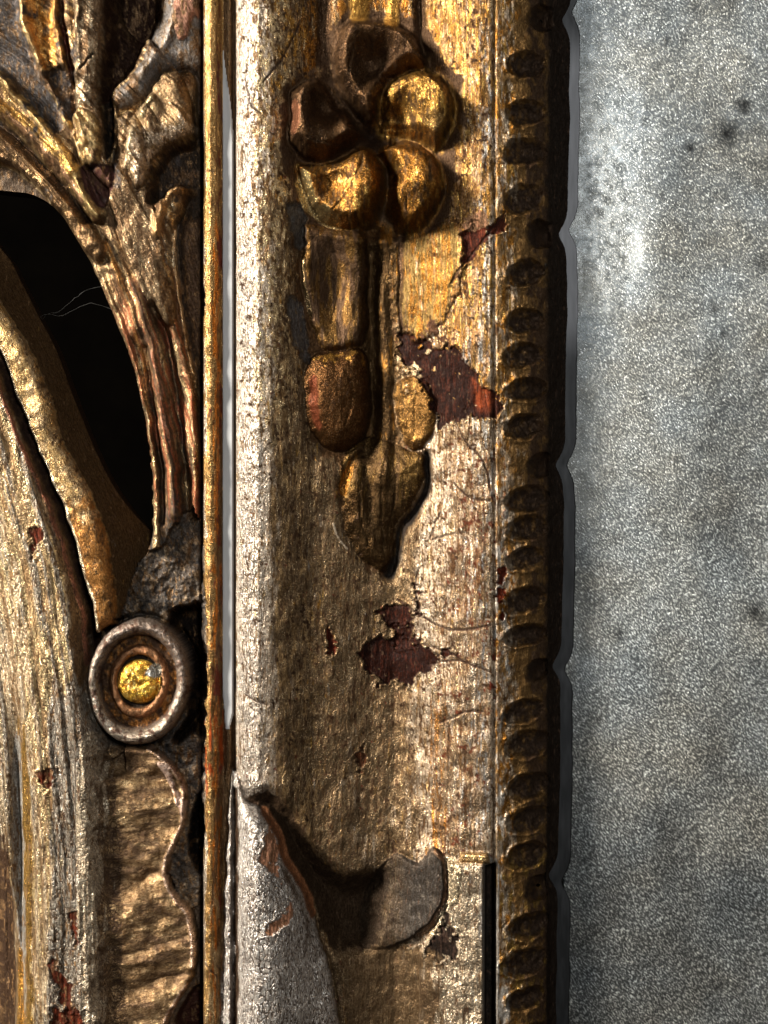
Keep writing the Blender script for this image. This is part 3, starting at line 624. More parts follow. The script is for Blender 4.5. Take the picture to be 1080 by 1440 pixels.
# ---- leaf ribs radiating upwards
def rr(pts, wd, am, col, **kw): return ridge(pts, wd, am, col, **kw)
W, s = poly([(-40,-220),(28,-220),(28,0),(45,60),(70,115),(95,165),(70,190),(30,150),(0,100),(-60,60)], 10); paint(W, sstep(-1, 2, s), (0.085, 0.08, 0.08), 0.4, 0.45)
H[W] -= 12 * sstep(-2, 12, s)
W, s = poly([(32,-220),(34,0),(42,50),(55,90),(66,112),(78,100),(82,40),(80,-220)], 10, wob=2, seed=31)
paint(W, sstep(-1, 2, s), AMBER, 0.85, 0.38); blot(W, 0.45 * sstep(-1, 2, s), (0.62, 0.36, 0.12), 6, 10, 340, 0.42, 0.06, 0.9, 0.34); H[W] -= 9 * sstep(-2, 14, s)
rr([(30,-220),(30,0),(46,62),(68,115),(92,165),(112,215),(128,268),(145,300)], 5, 9, (0.62, 0.48, 0.26), met=0.9)
rr([(-60,60),(0,107),(40,152),(75,195),(105,240),(122,280),(140,305)], 6, 12, (0.66, 0.52, 0.27), met=0.9)
rr([(-60,150),(0,178),(40,215),(90,270),(120,310)], 7, -12, (0.07, 0.055, 0.045))
rr([(-60,120),(0,150),(25,165),(60,195),(100,245)], 9, 7, (0.55, 0.35, 0.12), met=0.85)
rr([(20,170),(60,208),(95,250),(118,285)], 4, 6, (0.55, 0.35, 0.22), met=0.8)
rr([(84,-220),(84,0),(92,60),(104,118),(106,160)], 5, -14, (0.10, 0.03, 0.02))
rr([(76,-220),(76,0),(84,50),(92,90)], 3, 6, (0.50, 0.30, 0.12), met=0.85)
W, s = poly([(60,105),(78,92),(98,100),(104,150),(100,170),(85,160),(70,130)], 10, wob=3, seed=32); paint(W, sstep(-1, 2, s), (0.05, 0.045, 0.045), 0.3, 0.4); H[W] -= 8 * sstep(-1, 6, s)
rr([(112,-220),(112,0),(110,80),(108,150),(122,205)], 5, 8, (0.50, 0.42, 0.30), met=0.85)
rr([(102,110),(122,90),(132,78)], 2, -4, DARK)
W, s = dome([(103,165),(112,155),(135,165),(142,205),(138,230),(118,232),(106,205)], 9, 8, None, (0.52, 0.40, 0.22), met=0.85, cont=4)
W, s = poly([(116,234),(160,232),(158,262),(148,290),(125,275),(115,250)], 12, wob=3, seed=33); paint(W, sstep(-1, 1, s), (0.10, 0.045, 0.04), 0.2, 0.4); H[W] -= 6 * sstep(-1, 3, s)
# grey lobe behind
W, s = dome([(228,-220),(228,0),(214,40),(204,72),(180,112),(162,128),(165,150),(185,150),(215,120),(240,92),(283,70),(283,-220)], 16, 26, L_GSTEM, (0.15, 0.14, 0.135), met=0.45, rgh=0.42, cont=0, seed=34)
ridge([(245,10),(236,45),(222,72),(200,105)], 6, 5, (0.30, 0.28, 0.27))
W, s = dome([(242,-220),(283,-220),(283,0),(272,20),(258,50),(244,20)], 6, 8, None, (0.25, 0.14, 0.11), met=0.5, cont=0)
# black hollow
W, s = poly([(150,-220),(222,-220),(223,0),(219,22),(205,55),(190,88),(176,108),(160,122),(150,145),(140,140),(140,90),(146,40)], 16, wob=1.5, seed=35)
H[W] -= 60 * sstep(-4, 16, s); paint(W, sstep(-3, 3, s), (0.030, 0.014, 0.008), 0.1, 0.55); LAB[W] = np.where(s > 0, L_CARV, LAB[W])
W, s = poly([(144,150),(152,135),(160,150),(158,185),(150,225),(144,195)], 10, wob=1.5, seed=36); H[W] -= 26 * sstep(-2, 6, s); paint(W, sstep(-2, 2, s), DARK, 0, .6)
# curled leaf
W, s = dome([(178,215),(182,180),(198,150),(218,118),(238,98),(262,94),(274,110),(273,150),(278,180),(262,192),(242,202),(225,214),(214,232),(205,262),(190,262)], 24, 30, L_CURL, (0.26, 0.19, 0.115), met=0.8, rgh=0.4, cont=3, seed=37)
xx, yy = X[W], Y[W]
H[W] -= np.where(s > 0, 9 * np.exp(-((xx - 232) / 14) ** 2 - ((yy - 150) / 30) ** 2), 0)
blot(W, 0.55 * sstep(0, 3, s) * sstep(150, 185, yy + (xx - 240) * .2), (0.62, 0.52, 0.42), 6, 8, 342, 0.48, 0.06, 0.9, 0.34)
ridge([(214,140),(203,152),(200,166)], 5, 6, (0.75, 0.65, 0.42), met=0.9)
ridge([(195,185),(185,200),(180,235)], 6, 5, (0.60, 0.52, 0.38), met=0.9)
# hollow under the curl
W, s = poly([(283,190),(262,198),(240,208),(224,222),(214,246),(210,285),(225,280),(240,262),(258,262),(262,300),(283,290)], 16, wob=1.5, seed=38)
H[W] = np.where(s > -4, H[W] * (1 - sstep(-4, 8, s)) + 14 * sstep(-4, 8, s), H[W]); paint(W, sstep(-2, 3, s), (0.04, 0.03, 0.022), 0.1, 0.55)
ridge([(262,262),(240,272),(225,300),(222,330)], 7, 12, (0.42, 0.28, 0.15), met=0.8)

# ---- base block round the ring and dark pockets
W, s = poly([(170,872),(186,800),(205,780),(225,770),(283,740),(283,1240),(240,1240),(200,1060),(150,1060)], 20, wob=3, seed=39)
xx, yy = X[W], Y[W]; sm = sstep(-1, 1, s)
H[W] = np.where((s > 0), 36 + (fbm(xx / 14, yy / 14, 350, 4) - 0.5) * 16, H[W]); LAB[W] = np.where(s > 0, L_CARV, LAB[W])
paint(W, sm, (0.10, 0.088, 0.078), 0.35, 0.5)
blot(W, 0.4 * sm, (0.20, 0.16, 0.12), 7, 9, 351, 0.52, 0.05, 0.6, 0.42); blot(W, 0.3 * sm, (0.035, 0.035, 0.037), 9, 9, 352, 0.48, 0.05)
W, s = poly([(283,862),(262,852),(235,862),(240,905),(262,940),(262,1000),(240,1040),(250,1048),(270,1030),(283,1028)], 16, wob=2, seed=40)
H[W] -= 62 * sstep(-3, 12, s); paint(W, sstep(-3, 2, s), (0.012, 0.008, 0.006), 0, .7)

# ---- frilled leaf below the ring
LOWP = [(118,1040),(150,1036),(185,1050),(215,1052),(240,1072),(256,1095),(263,1122),(258,1160),(246,1188),(236,1215),(240,1245),(254,1268),(268,1290),(275,1320),(274,1360),(268,1388),(248,1412),(234,1440),(240,1500),(260,1560),(250,1720),(120,1720),(118,1400),(112,1200)]
W, s = poly(LOWP, 30, wob=1.5, seed=42)
xx, yy = X[W], Y[W]; sm = sstep(-1, 1, s)
t_ = np.clip(s / 10, 0, 1)
yw = yy + (xx - 150) * 0.22 + 30 * fbm(xx / 50, yy / 50, 360, 3)
fy = [900, 1040, 1072, 1105, 1132, 1155, 1190, 1215, 1250, 1285, 1320, 1345, 1360, 1400, 1430, 1480, 1540, 1720]
fold = np.interp(yw - 12, fy, [0, 0, -11, 9, 1, 8, -4, 4, -12, 11, 8, -6, 5, -10, 6, -6, 6, 0]) * (0.1 + 0.9 * fbm(xx / 30, yy / 50, 366, 2))
h = 42 + 16 * (1 - (1 - t_) ** 2) ** 0.5 + fold * sstep(0, 24, s) + 14 * sstep(160, 110, xx) + (fbm(xx / 30, yy / 18, 361, 3) - 0.5) * 9
h -= 14 * np.exp(-((yy - (1075 + (xx - 150) * 0.3)) / 16) ** 2) * sstep(120, 150, xx)
bl = sstep(0, 46, s + 14 * (fbm(xx / 20, yy / 20, 368) - .5) + 90 * (xx > 175)) ; H[W] = np.where(s > 0, H[W] * (1 - bl) * (xx < 175) + np.maximum(h, 20) * np.where(xx < 175, bl, 1), H[W]); LAB[W] = np.where(s > 0, L_LOW, LAB[W])
paint(W, sm * np.where(xx < 175, sstep(8, 40, s), 1), (0.21, 0.145, 0.085), 0.75, 0.4)
blot(W, sm * 0.42 + 0.016 * fold, CHAMP, 22, 12, 362, 0.62, 0.2, 0.95, 0.34)
blot(W, sm * 0.4, (0.09, 0.06, 0.04), 24, 10, 363, 0.44, 0.18, 0.6, 0.42)
blot(W, sm * 0.62 * sstep(172, 120, xx + 20 * (fbm(xx / 30, yy / 30, 367) - .5)), (0.46, 0.42, 0.35), 7, 34, 364, 0.40, 0.08, 0.85, 0.36, 0.7)
for pts in ([(212,1052),(238,1072),(254,1096),(262,1120)], [(262,1122),(258,1160),(246,1188),(236,1215),(239,1245),(253,1268)], [(253,1268),(267,1290),(274,1325),(273,1362)], [(268,1388),(248,1412),(234,1440)]):
    ridge([(a - 3, b) for a, b in pts], 4, 5, (0.42, 0.32, 0.27), met=0.75, rgh=0.33)
W, s = poly([(222,1072),(240,1080),(240,1098),(250,1115),(262,1130),(256,1150),(245,1125),(232,1098)], 10, wob=3, seed=43); paint(W, sstep(-1, 1, s), (0.38, 0.30, 0.28), 0.5, .35); H[W] += 3 * sstep(-1, 3, s)
# ---- ring with its gold boss
W = win(90, 300, 850, 1070)
xx, yy = X[W], Y[W]
ex, ey = xx - 195, yy - 959
th = np.arctan2(ey, ex)
wobr = 1 + 0.035 * (fbm(np.cos(th) * 2 + 5, np.sin(th) * 2 + 5, 370, 3) - 0.5) * 2
er = np.hypot(ex / 74.0, ey / 86.5) * wobr * (1 + 0.03 * np.sin(2 * th + 0.8))
blk = sstep(1.22, 1.02, er)
tube = np.clip(1 - ((er - 0.865) / 0.135) ** 2, 0, 1) ** 0.5
tube2 = np.clip(1 - ((er - 0.49) / 0.085) ** 2, 0, 1) ** 0.5
boss = np.clip(1 - (np.hypot(ex - 1, ey) / 32.0) ** 4, 0, 1) ** 0.5
nz = (fbm(xx / 8, yy / 8, 371, 3) - 0.5) * 5
h = 48 + 26 * tube + 10 * tube2 + np.where(er < 0.42, -2 + 15 * boss, 0) + nz
m_ring = er < 1.0
H[W] = np.where(m_ring, h, H[W] - 10 * np.exp(-((er - 1.03) / 0.05) ** 2))
LAB[W] = np.where(m_ring, L_RING, LAB[W]); LAB[W] = np.where(er < 0.73, L_DISH, LAB[W])
LAB[W] = np.where(er < 0.585, L_RING2, LAB[W]); LAB[W] = np.where(np.hypot(ex - 1, ey) < 32, L_BOSS, LAB[W])
mr = sstep(1.01, 0.98, er)
paint(W, mr, (0.36, 0.30, 0.26), 0.8, 0.38, 0.2)
paint(W, sstep(1.01, 0.93, er) * sstep(0.72, 0.8, er) * sstep(-40, 30, ey - ex * 0.3) * 0.9, (0.56, 0.50, 0.42), 0.85, 0.36)
blot(W, mr * 0.4, (0.14, 0.09, 0.07), 7, 7, 372, 0.50, 0.05, 0.5)
dm = sstep(0.76, 0.71, er)
paint(W, dm, (0.065, 0.035, 0.02), 0.4, 0.42); blot(W, dm * 0.5, (0.22, 0.10, 0.03), 7, 9, 373, 0.52, 0.06, 0.7)
paint(W, sstep(0.60, 0.56, er) * sstep(0.40, 0.43, er), (0.30, 0.16, 0.09), 0.7, 0.38); paint(W, sstep(0.435, 0.41, er), DARK, 0, .6)
mb = sstep(31.5, 29.5, np.hypot(ex - 1, ey))
paint(W, mb, (1.0, 0.62, 0.10), 0.85, 0.30, 0.0); blot(W, mb * 0.3, (0.95, 0.72, 0.25), 5, 5, 374, 0.42, 0.1)
blot(W, mb * 0.3, (0.50, 0.22, 0.03), 4, 4, 375, 0.36, 0.08)
W2, s2 = poly([(205,950),(214,936),(226,940),(222,955)], 6, wob=2, seed=44); paint(W2, sstep(-1, 1, s2), (0.30, 0.30, 0.28), 0.8, .3)
# little black gap beside the frill and dark corner
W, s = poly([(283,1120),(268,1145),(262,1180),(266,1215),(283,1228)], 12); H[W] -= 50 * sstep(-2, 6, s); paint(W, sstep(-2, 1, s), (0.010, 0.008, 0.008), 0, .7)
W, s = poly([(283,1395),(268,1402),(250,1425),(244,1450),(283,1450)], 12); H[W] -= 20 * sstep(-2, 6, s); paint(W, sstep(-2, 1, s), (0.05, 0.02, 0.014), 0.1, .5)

Cw = win(-300, 283, -300, 1700)
g_ = np.where((LAB[Cw] == L_RING) | (LAB[Cw] == L_BOSS) | (LAB[Cw] == L_WALL), -1.0, 0.0)
blot(Cw, 0.14 + 0.10 * (Y[Cw] < 330) - 0.08 * (X[Cw] < 60) * (Y[Cw] > 600) + g_, (0.10, 0.065, 0.04), 10, 18, 380, 0.36, 0.12, 0.8, 0.38)
blot(Cw, 0.20 + g_, (0.14, 0.09, 0.05), 2.5, 9, 381, 0.36, 0.08, 0.8, 0.38)
blot(Cw, 0.16 * (LAB[Cw] == L_LEAF) + g_, (0.06, 0.055, 0.055), 14, 22, 382, 0.36, 0.08, 0.4, 0.42)
gl_ = (g_ == 0) & (MET[Cw] > 0.45)
COL[Cw] = np.where(gl_[..., None], COL[Cw] * np.array((1.36, 1.30, 1.18), np.float32), COL[Cw])  # left carving brightened in its colour to offset weak light
# ---- gap along the rail
W = win(276, 286, -300, 1700)
H[W] -= 8 * np.exp(-((X[W] - 281.5) / 2.2) ** 2)

# ================================================================ overall relief noise: worn gesso, grain
det = (fbm(X / 3.2, Y / 13.0, 401, 3) - 0.5)
H += det * 0.8 * np.where(LAB == L_FILL, 0.0, 1.0)
det2 = (fbm(X / 2.2, Y / 11.0, 402, 2) - 0.5)
H += det2 * 0.35 * (X > 331) * (X < 700)

# streak direction field (radians from vertical)
ANG[:] = 0
Wd = win(-300, 283, -300, 1030); ANG[Wd] = -0.36
Wd = win(110, 283, 1040, 1700); ANG[Wd] = 1.3

# ================================================================ hole through the carving
HOLE = smooth_pts([(-240,180),(-60,250),(0,262),(40,268),(75,290),(108,335),(138,392),(164,455),(188,520),(204,590),(211,660),(212,728),(208,748),(178,716),(151,676),(124,620),(98,555),(74,490),(48,440),(22,390),(0,352),(-60,300),(-240,230)], True)
sh = psdf(HOLE, X, Y)
gyv, gxv = np.gradient(sh)
gn = np.hypot(gxv, gyv) + 1e-6
near = np.abs(sh) < 1.0
Xo = X.copy(); Yo = Y.copy()
Xo = np.where(near, X - gxv / gn * sh, X); Yo = np.where(near, Y - gyv / gn * sh, Y)
NONE = -1
fc = 0.25 * (sh[:-1, :-1] + sh[1:, :-1] + sh[:-1, 1:] + sh[1:, 1:])

# warp to the scalloped lip
wgt = sstep(762, 800, X)
Xo = Xo + (LX[:, None] - 800) * wgt

# ================================================================ to world
hs = HB.copy()
hs[xs < 283] = 58; hs[xs > 760] = np.interp(xs[xs > 760], [760, 800], [50, 20])
kk = 1 - (hs - HREF) * S / CAMD                     # profile drawn where it is seen at each relief height
wx = (Xo - 540) * S * kk[None, :]
wy = -H * S
wz = ZC - (Yo - 720) * S
PW = np.stack([wx, wy, wz], -1).astype(np.float32)
# smooth normals of the whole relief, shared by neighbouring parts
du = np.gradient(PW, axis=1); dv = np.gradient(PW, axis=0)
NW = np.cross(dv, du); NW /= np.linalg.norm(NW, axis=-1, keepdims=True) + 1e-12
NW = np.where(NW[..., 1:2] > 0, -NW, NW).astype(np.float32)

# ---------------------------------------------------------------- materials
def new_mat(name):
    m = bpy.data.materials.new(name); m.use_nodes = True
    nt = m.node_tree; nt.nodes.clear()
    out = nt.nodes.new('ShaderNodeOutputMaterial'); b = nt.nodes.new('ShaderNodeBsdfPrincipled')
    nt.links.new(b.outputs[0], out.inputs[0])
    return m, nt, b
def nd(nt, t, **kw):
    n = nt.nodes.new(t)
    for a, v in kw.items():
        if a in ('op',): n.operation = v
        else: setattr(n, a, v)
    return n
def math_(nt, op, a, b=None, c=None, clamp=False):
    n = nt.nodes.new('ShaderNodeMath'); n.operation = op; n.use_clamp = clamp
    for i, v in enumerate((a, b, c)):
        if v is None: continue
        if isinstance(v, (int, float)): n.inputs[i].default_value = v
        else: nt.links.new(v, n.inputs[i])
    return n.outputs[0]
def mixc(nt, f, a, b, mode='MIX'):
    n = nt.nodes.new('ShaderNodeMix'); n.data_type = 'RGBA'; n.blend_type = mode
    for i, v in ((0, f), (6, a), (7, b)):
        if isinstance(v, (int, float)): n.inputs[i].default_value = v
        elif isinstance(v, tuple): n.inputs[i].default_value = v + (1,)
        else: nt.links.new(v, n.inputs[i])
    return n.outputs[2]
def noise(nt, vec, scale, detail=3, rough=0.6, dist=0.0):
    n = nt.nodes.new('ShaderNodeTexNoise'); n.inputs['Scale'].default_value = scale
    n.inputs['Detail'].default_value = detail; n.inputs['Roughness'].default_value = rough; n.inputs['Distortion'].default_value = dist
    nt.links.new(vec, n.inputs['Vector']); return n.outputs['Fac']
def ramp(nt, f, lo, hi, a=0.0, b=1.0):
    n = nt.nodes.new('ShaderNodeMapRange'); n.clamp = True
    nt.links.new(f, n.inputs[0])
    for i, v in enumerate((lo, hi, a, b)): n.inputs[i + 1].default_value = v
    return n.outputs[0]
def attr(nt, name):
    n = nt.nodes.new('ShaderNodeAttribute'); n.attribute_name = name; return n

gild, nt, B = new_mat('worn_gilding')
tint = attr(nt, 'tint').outputs['Color']; fac = attr(nt, 'wear').outputs['Vector']
sep = nt.nodes.new('ShaderNodeSeparateXYZ'); nt.links.new(fac, sep.inputs[0])
met, rgh, crk = sep.outputs[0], sep.outputs[1], sep.outputs[2]
gr = attr(nt, 'grain').outputs['Vector']               # drawing units, turned along the tooling
def scaled(vec, sx, sy, sz=1):
    m = nt.nodes.new('ShaderNodeMapping'); m.inputs['Scale'].default_value = (sx, sy, sz)
    nt.links.new(vec, m.inputs['Vector']); return m.outputs[0]
streak = noise(nt, scaled(gr, 1/2.2, 1/16.0), 1.0, 3, 0.65)
fine = noise(nt, scaled(gr, 1/2.4, 1/3.4), 1.0, 3, 0.7, 0.4)
grit = noise(nt, scaled(gr, 1/1.5, 1/2.6), 1.0, 2, 0.7)
mid = noise(nt, scaled(gr, 1/9.0, 1/14.0), 1.0, 4, 0.6)
c1 = mixc(nt, 1.0, tint, mixc(nt, ramp(nt, streak, 0.38, 0.62), (0.62, 0.56, 0.50), (1.12, 1.12, 1.12)), 'MULTIPLY')
c2 = mixc(nt, 1.0, c1, mixc(nt, ramp(nt, fine, 0.35, 0.6), (0.50, 0.44, 0.38), (1.22, 1.2, 1.16)), 'MULTIPLY')
c2 = mixc(nt, ramp(nt, mid, 0.40, 0.30, 0, 0.75), c2, (0.09, 0.05, 0.03))
# crackle: fine dark net where the leaf is thick
vor = nt.nodes.new('ShaderNodeTexVoronoi'); vor.feature = 'DISTANCE_TO_EDGE'; vor.inputs['Scale'].default_value = 1.0
wn = nt.nodes.new('ShaderNodeTexNoise'); wn.inputs['Scale'].default_value = 0.16; nt.links.new(gr, wn.inputs['Vector'])
vm = nt.nodes.new('ShaderNodeVectorMath'); vm.operation = 'MULTIPLY_ADD'
nt.links.new(wn.outputs['Color'], vm.inputs[0]); vm.inputs[1].default_value = (9, 9, 0)
nt.links.new(gr, vm.inputs[2])
nt.links.new(scaled(vm.outputs[0], 1/8.0, 1/11.0), vor.inputs['Vector'])
edge = ramp(nt, vor.outputs['Distance'], 0.17, 0.05)
gate = ramp(nt, mid, 0.36, 0.50)
cf = math_(nt, 'MULTIPLY', math_(nt, 'MULTIPLY', edge, crk), gate, clamp=True)
c3 = mixc(nt, math_(nt, 'MULTIPLY', cf, 1.0), c2, (0.06, 0.035, 0.022))
nt.links.new(c3, B.inputs['Base Color'])
nt.links.new(met, B.inputs['Metallic']); B.inputs['Specular IOR Level'].default_value = 0.06
r1 = math_(nt, 'ADD', rgh, ramp(nt, fine, 0.3, 0.7, 0.08, -0.16))
nt.links.new(math_(nt, 'ADD', r1, ramp(nt, streak, 0.3, 0.7, 0.05, -0.05), clamp=True), B.inputs['Roughness'])
hsum = math_(nt, 'ADD', math_(nt, 'MULTIPLY', streak, 0.8), math_(nt, 'MULTIPLY', fine, 1.0))
hsum = math_(nt, 'ADD', hsum, math_(nt, 'MULTIPLY', grit, 0.55))
hsum = math_(nt, 'ADD', hsum, math_(nt, 'MULTIPLY', mid, 0.9))
hsum = math_(nt, 'SUBTRACT', hsum, math_(nt, 'MULTIPLY', cf, 0.5))
bp = nt.nodes.new('ShaderNodeBump'); bp.inputs['Strength'].default_value = 1.0; bp.inputs['Distance'].default_value = S * 0.95
nt.links.new(hsum, bp.inputs['Height']); nt.links.new(bp.outputs[0], B.inputs['Normal'])

fillm, nt, B = new_mat('grey_filler')
tc = nt.nodes.new('ShaderNodeTexCoord')
m = nt.nodes.new('ShaderNodeMapping'); m.inputs['Scale'].default_value = (900, 900, 60); nt.links.new(tc.outputs['Object'], m.inputs[0])
n1 = noise(nt, m.outputs[0], 1.0, 3, 0.6)
nt.links.new(mixc(nt, ramp(nt, n1, 0.35, 0.7), (0.52, 0.515, 0.50), (0.62, 0.615, 0.60)), B.inputs['Base Color'])
B.inputs['Roughness'].default_value = 0.55

# ---------------------------------------------------------------- meshes out of the relief
root = bpy.data.objects.new('carved_looking_glass', None); sc.collection.objects.link(root)
root.location = (0, 0, ZC - 0.138); root['label'] = 'antique carved gilded mirror moulding with flower and leaves, worn to silver and red'
root['kind'] = 'thing'; root['category'] = 'picture frame'
OFF = np.array([0, 0, ZC - 0.138], np.float32)

ca, sa = np.cos(ANG), np.sin(ANG)
Xs_ = X + 0.35 * 90 * np.tanh((Y - 1130) / 90.0) * (X > 331) * sstep(700, 560, X)
G3 = np.stack([Xs_ * ca + Y * sa, -Xs_ * sa + Y * ca, H * 0.8], -1).astype(np.float32)
TINT = np.concatenate([np.clip(COL, 0, 1), np.ones(X.shape + (1,), np.float32)], -1)
WEAR = np.stack([MET, RGH, CRK], -1).astype(np.float32)

# face labels: by the nearest corner; none in the hole
FL = LAB[:-1, :-1].copy()
FL[fc > 0] = NONE
idx = np.arange(NX * NY).reshape(NY, NX)
a_, b_, c_, d_ = idx[:-1, :-1], idx[1:, :-1], idx[1:, 1:], idx[:-1, 1:]
Pf = PW.reshape(-1, 3); Nf = NW.reshape(-1, 3); Gf = G3.reshape(-1, 3); Tf = TINT.reshape(-1, 4); Wf = WEAR.reshape(-1, 3)
BACKY = 34 * S * 1.0

# boundary edges against nothing: outer rim and hole
FLp = np.full((NY + 1, NX + 1), NONE); FLp[1:-1, 1:-1] = FL
EV = []   # (label, v0, v1)
def edges(mask, lab, v0, v1): EV.append((lab[mask], v0[mask], v1[mask]))
inner = FLp[1:-1, 1:-1]
for sft, (p, q_) in {(-1, 0): (a_, d_), (1, 0): (c_, b_), (0, -1): (b_, a_), (0, 1): (d_, c_)}.items():
    nb = FLp[1 + sft[0]:NY + sft[0], 1 + sft[1]:NX + sft[1]]
    edges((inner != NONE) & (nb == NONE), inner, p, q_)
EL = np.concatenate([e[0] for e in EV]); E0 = np.concatenate([e[1] for e in EV]); E1 = np.concatenate([e[2] for e in EV])

def build(lid, name):
    sel = FL == lid
    if not sel.any(): return None
    q = np.stack([a_[sel], b_[sel], c_[sel], d_[sel]], -1)
    e = EL == lid; e0, e1 = E0[e], E1[e]
    used = np.unique(q)
    rem = np.full(NX * NY, -1, np.int64); rem[used] = np.arange(len(used))
    nv = len(used)
    co = Pf[used]; no = Nf[used]; g = Gf[used]; t = Tf[used]; wr = Wf[used]
    faces = rem[q]
    if len(e0):
        # real thickness: side walls down to the back of the wood
        top = np.concatenate([e0, e1]); n = len(e0)
        side_t = Pf[top].copy(); side_b = side_t.copy(); side_b[:, 1] = np.maximum(BACKY, side_t[:, 1] + 0.0008)
        base = nv
        co = np.concatenate([co, side_t, side_b])
        dvec = Pf[e1] - Pf[e0]; nn = np.cross(dvec, np.array([0, 1, 0], np.float32)); nn /= np.linalg.norm(nn, axis=-1, keepdims=True) + 1e-12
        nn = np.concatenate([nn, nn, nn, nn]).astype(np.float32); no = np.concatenate([no, nn])
        g = np.concatenate([g, Gf[top], Gf[top] + np.array([0, 0, 40], np.float32)])
        dk = Tf[top].copy(); dk[:, :3] = (0.030, 0.018, 0.010)
        t = np.concatenate([t, dk, dk]); wd = Wf[top].copy(); wd[:] = (0, 0.7, 0); wr = np.concatenate([wr, wd, wd])
        i = np.arange(n)
        faces = np.concatenate([faces, np.stack([base + i, base + n + i, base + 3 * n + i, base + 2 * n + i], -1)])
    me = bpy.data.meshes.new(name)
    nf = len(faces); nvt = len(co)
    me.vertices.add(nvt); me.loops.add(nf * 4); me.polygons.add(nf)
    me.vertices.foreach_set('co', (co - OFF).astype(np.float32).ravel())
    me.loops.foreach_set('vertex_index', faces.astype(np.int32).ravel())
    me.polygons.foreach_set('loop_start', np.arange(0, nf * 4, 4, dtype=np.int32))
    me.update(calc_edges=True)
    at = me.attributes.new('tint', 'FLOAT_COLOR', 'POINT'); at.data.foreach_set('color', t.astype(np.float32).ravel())
    at = me.attributes.new('wear', 'FLOAT_VECTOR', 'POINT'); at.data.foreach_set('vector', wr.astype(np.float32).ravel())
    at = me.attributes.new('grain', 'FLOAT_VECTOR', 'POINT'); at.data.foreach_set('vector', g.astype(np.float32).ravel())
    me.polygons.foreach_set('use_smooth', np.ones(nf, bool))
    me.normals_split_custom_set_from_vertices(no.astype(np.float32))
    me.materials.append(fillm if lid == L_FILL else gild)
    o = bpy.data.objects.new(name, me); sc.collection.objects.link(o)
    return o
OBJ = {}
for i, (name, par, lab) in enumerate(NAMES):
    o = build(i + 1, name)
    if o is None: continue
    OBJ[i + 1] = o
    o.parent = OBJ.get(par, root) if par else root
    if lab: o['label'] = lab

# ================================================================ the old mirror plate
mx = np.concatenate([np.arange(792, 1095, 2.2), np.arange(1095, 1500, 8.0)])
my = axis(-200, -10, 1452, 1640, 2.2, 8.0)
MX, MY = np.meshgrid(mx, my); MX = MX.astype(np.float32); MY = MY.astype(np.float32)
km = 1 + HREF * S / CAMD
def to_mirror(xv, yv, h):
    return np.stack([(xv - 540) * S * km, -h * S + 0 * xv, ZC - (yv - 720) * S * km], -1).astype(np.float32)
MH = 12 + (fbm(MX / 70, MY / 90, 501, 3) - 0.5) * 1.2
# tarnish map, with the reflected glow and its falloff painted in
blotch = fbm(MX / 90, MY / 110, 502, 5, 0.6)
br = 0.34 + 0.50 * (blotch - 0.5)
br += 0.22 * np.exp(-((MX - 850) / 80) ** 2) * sstep(1250, 500, MY)  # reflected glow down the left side, painted
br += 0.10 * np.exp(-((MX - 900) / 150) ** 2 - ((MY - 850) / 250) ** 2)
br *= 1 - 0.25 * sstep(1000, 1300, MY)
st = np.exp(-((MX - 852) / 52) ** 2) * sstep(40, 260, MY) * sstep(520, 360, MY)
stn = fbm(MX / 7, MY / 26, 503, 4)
br += 0.75 * st * (0.35 + 0.65 * sstep(0.30, 0.66, stn + 0.10))  # reflected streak painted as brightness
br += 1.2 * np.exp(-((MX - 895) / 12) ** 2 - ((MY - 355) / 34) ** 2)  # small painted hotspot of the reflection
spots = fbm(MX / 8, MY / 8, 504, 3)
br *= 1 - 0.6 * st * sstep(0.52, 0.66, spots)
for (ax_, ay_, r_) in [(1002,435,9),(1045,150,12),(905,560,8),(1070,370,14),(968,210,7),(1015,470,7),(1020,190,16),(870,890,9),(1060,860,14),(840,1010,6),(935,62,8)]:
    br -= 0.28 * np.exp(-(((MX - ax_) / r_) ** 2 + ((MY - ay_) / r_) ** 2)) * (0.5 + fbm(MX / 4, MY / 4, 505))
br = np.clip(br, 0.02, 1.6)
warm = np.clip(0.5 + 1.6 * (fbm(MX / 60, MY / 60, 506, 4) - 0.5) - 0.25 * np.exp(-((MX - 850) / 60) ** 2) * sstep(800, 300, MY), 0, 1)
cf_ = np.array([0.93, 0.99, 1.0], np.float32); cw_ = np.array([1.0, 0.965, 0.86], np.float32)
TC = br[..., None] * (cf_ * (1 - warm[..., None]) + cw_ * warm[..., None])

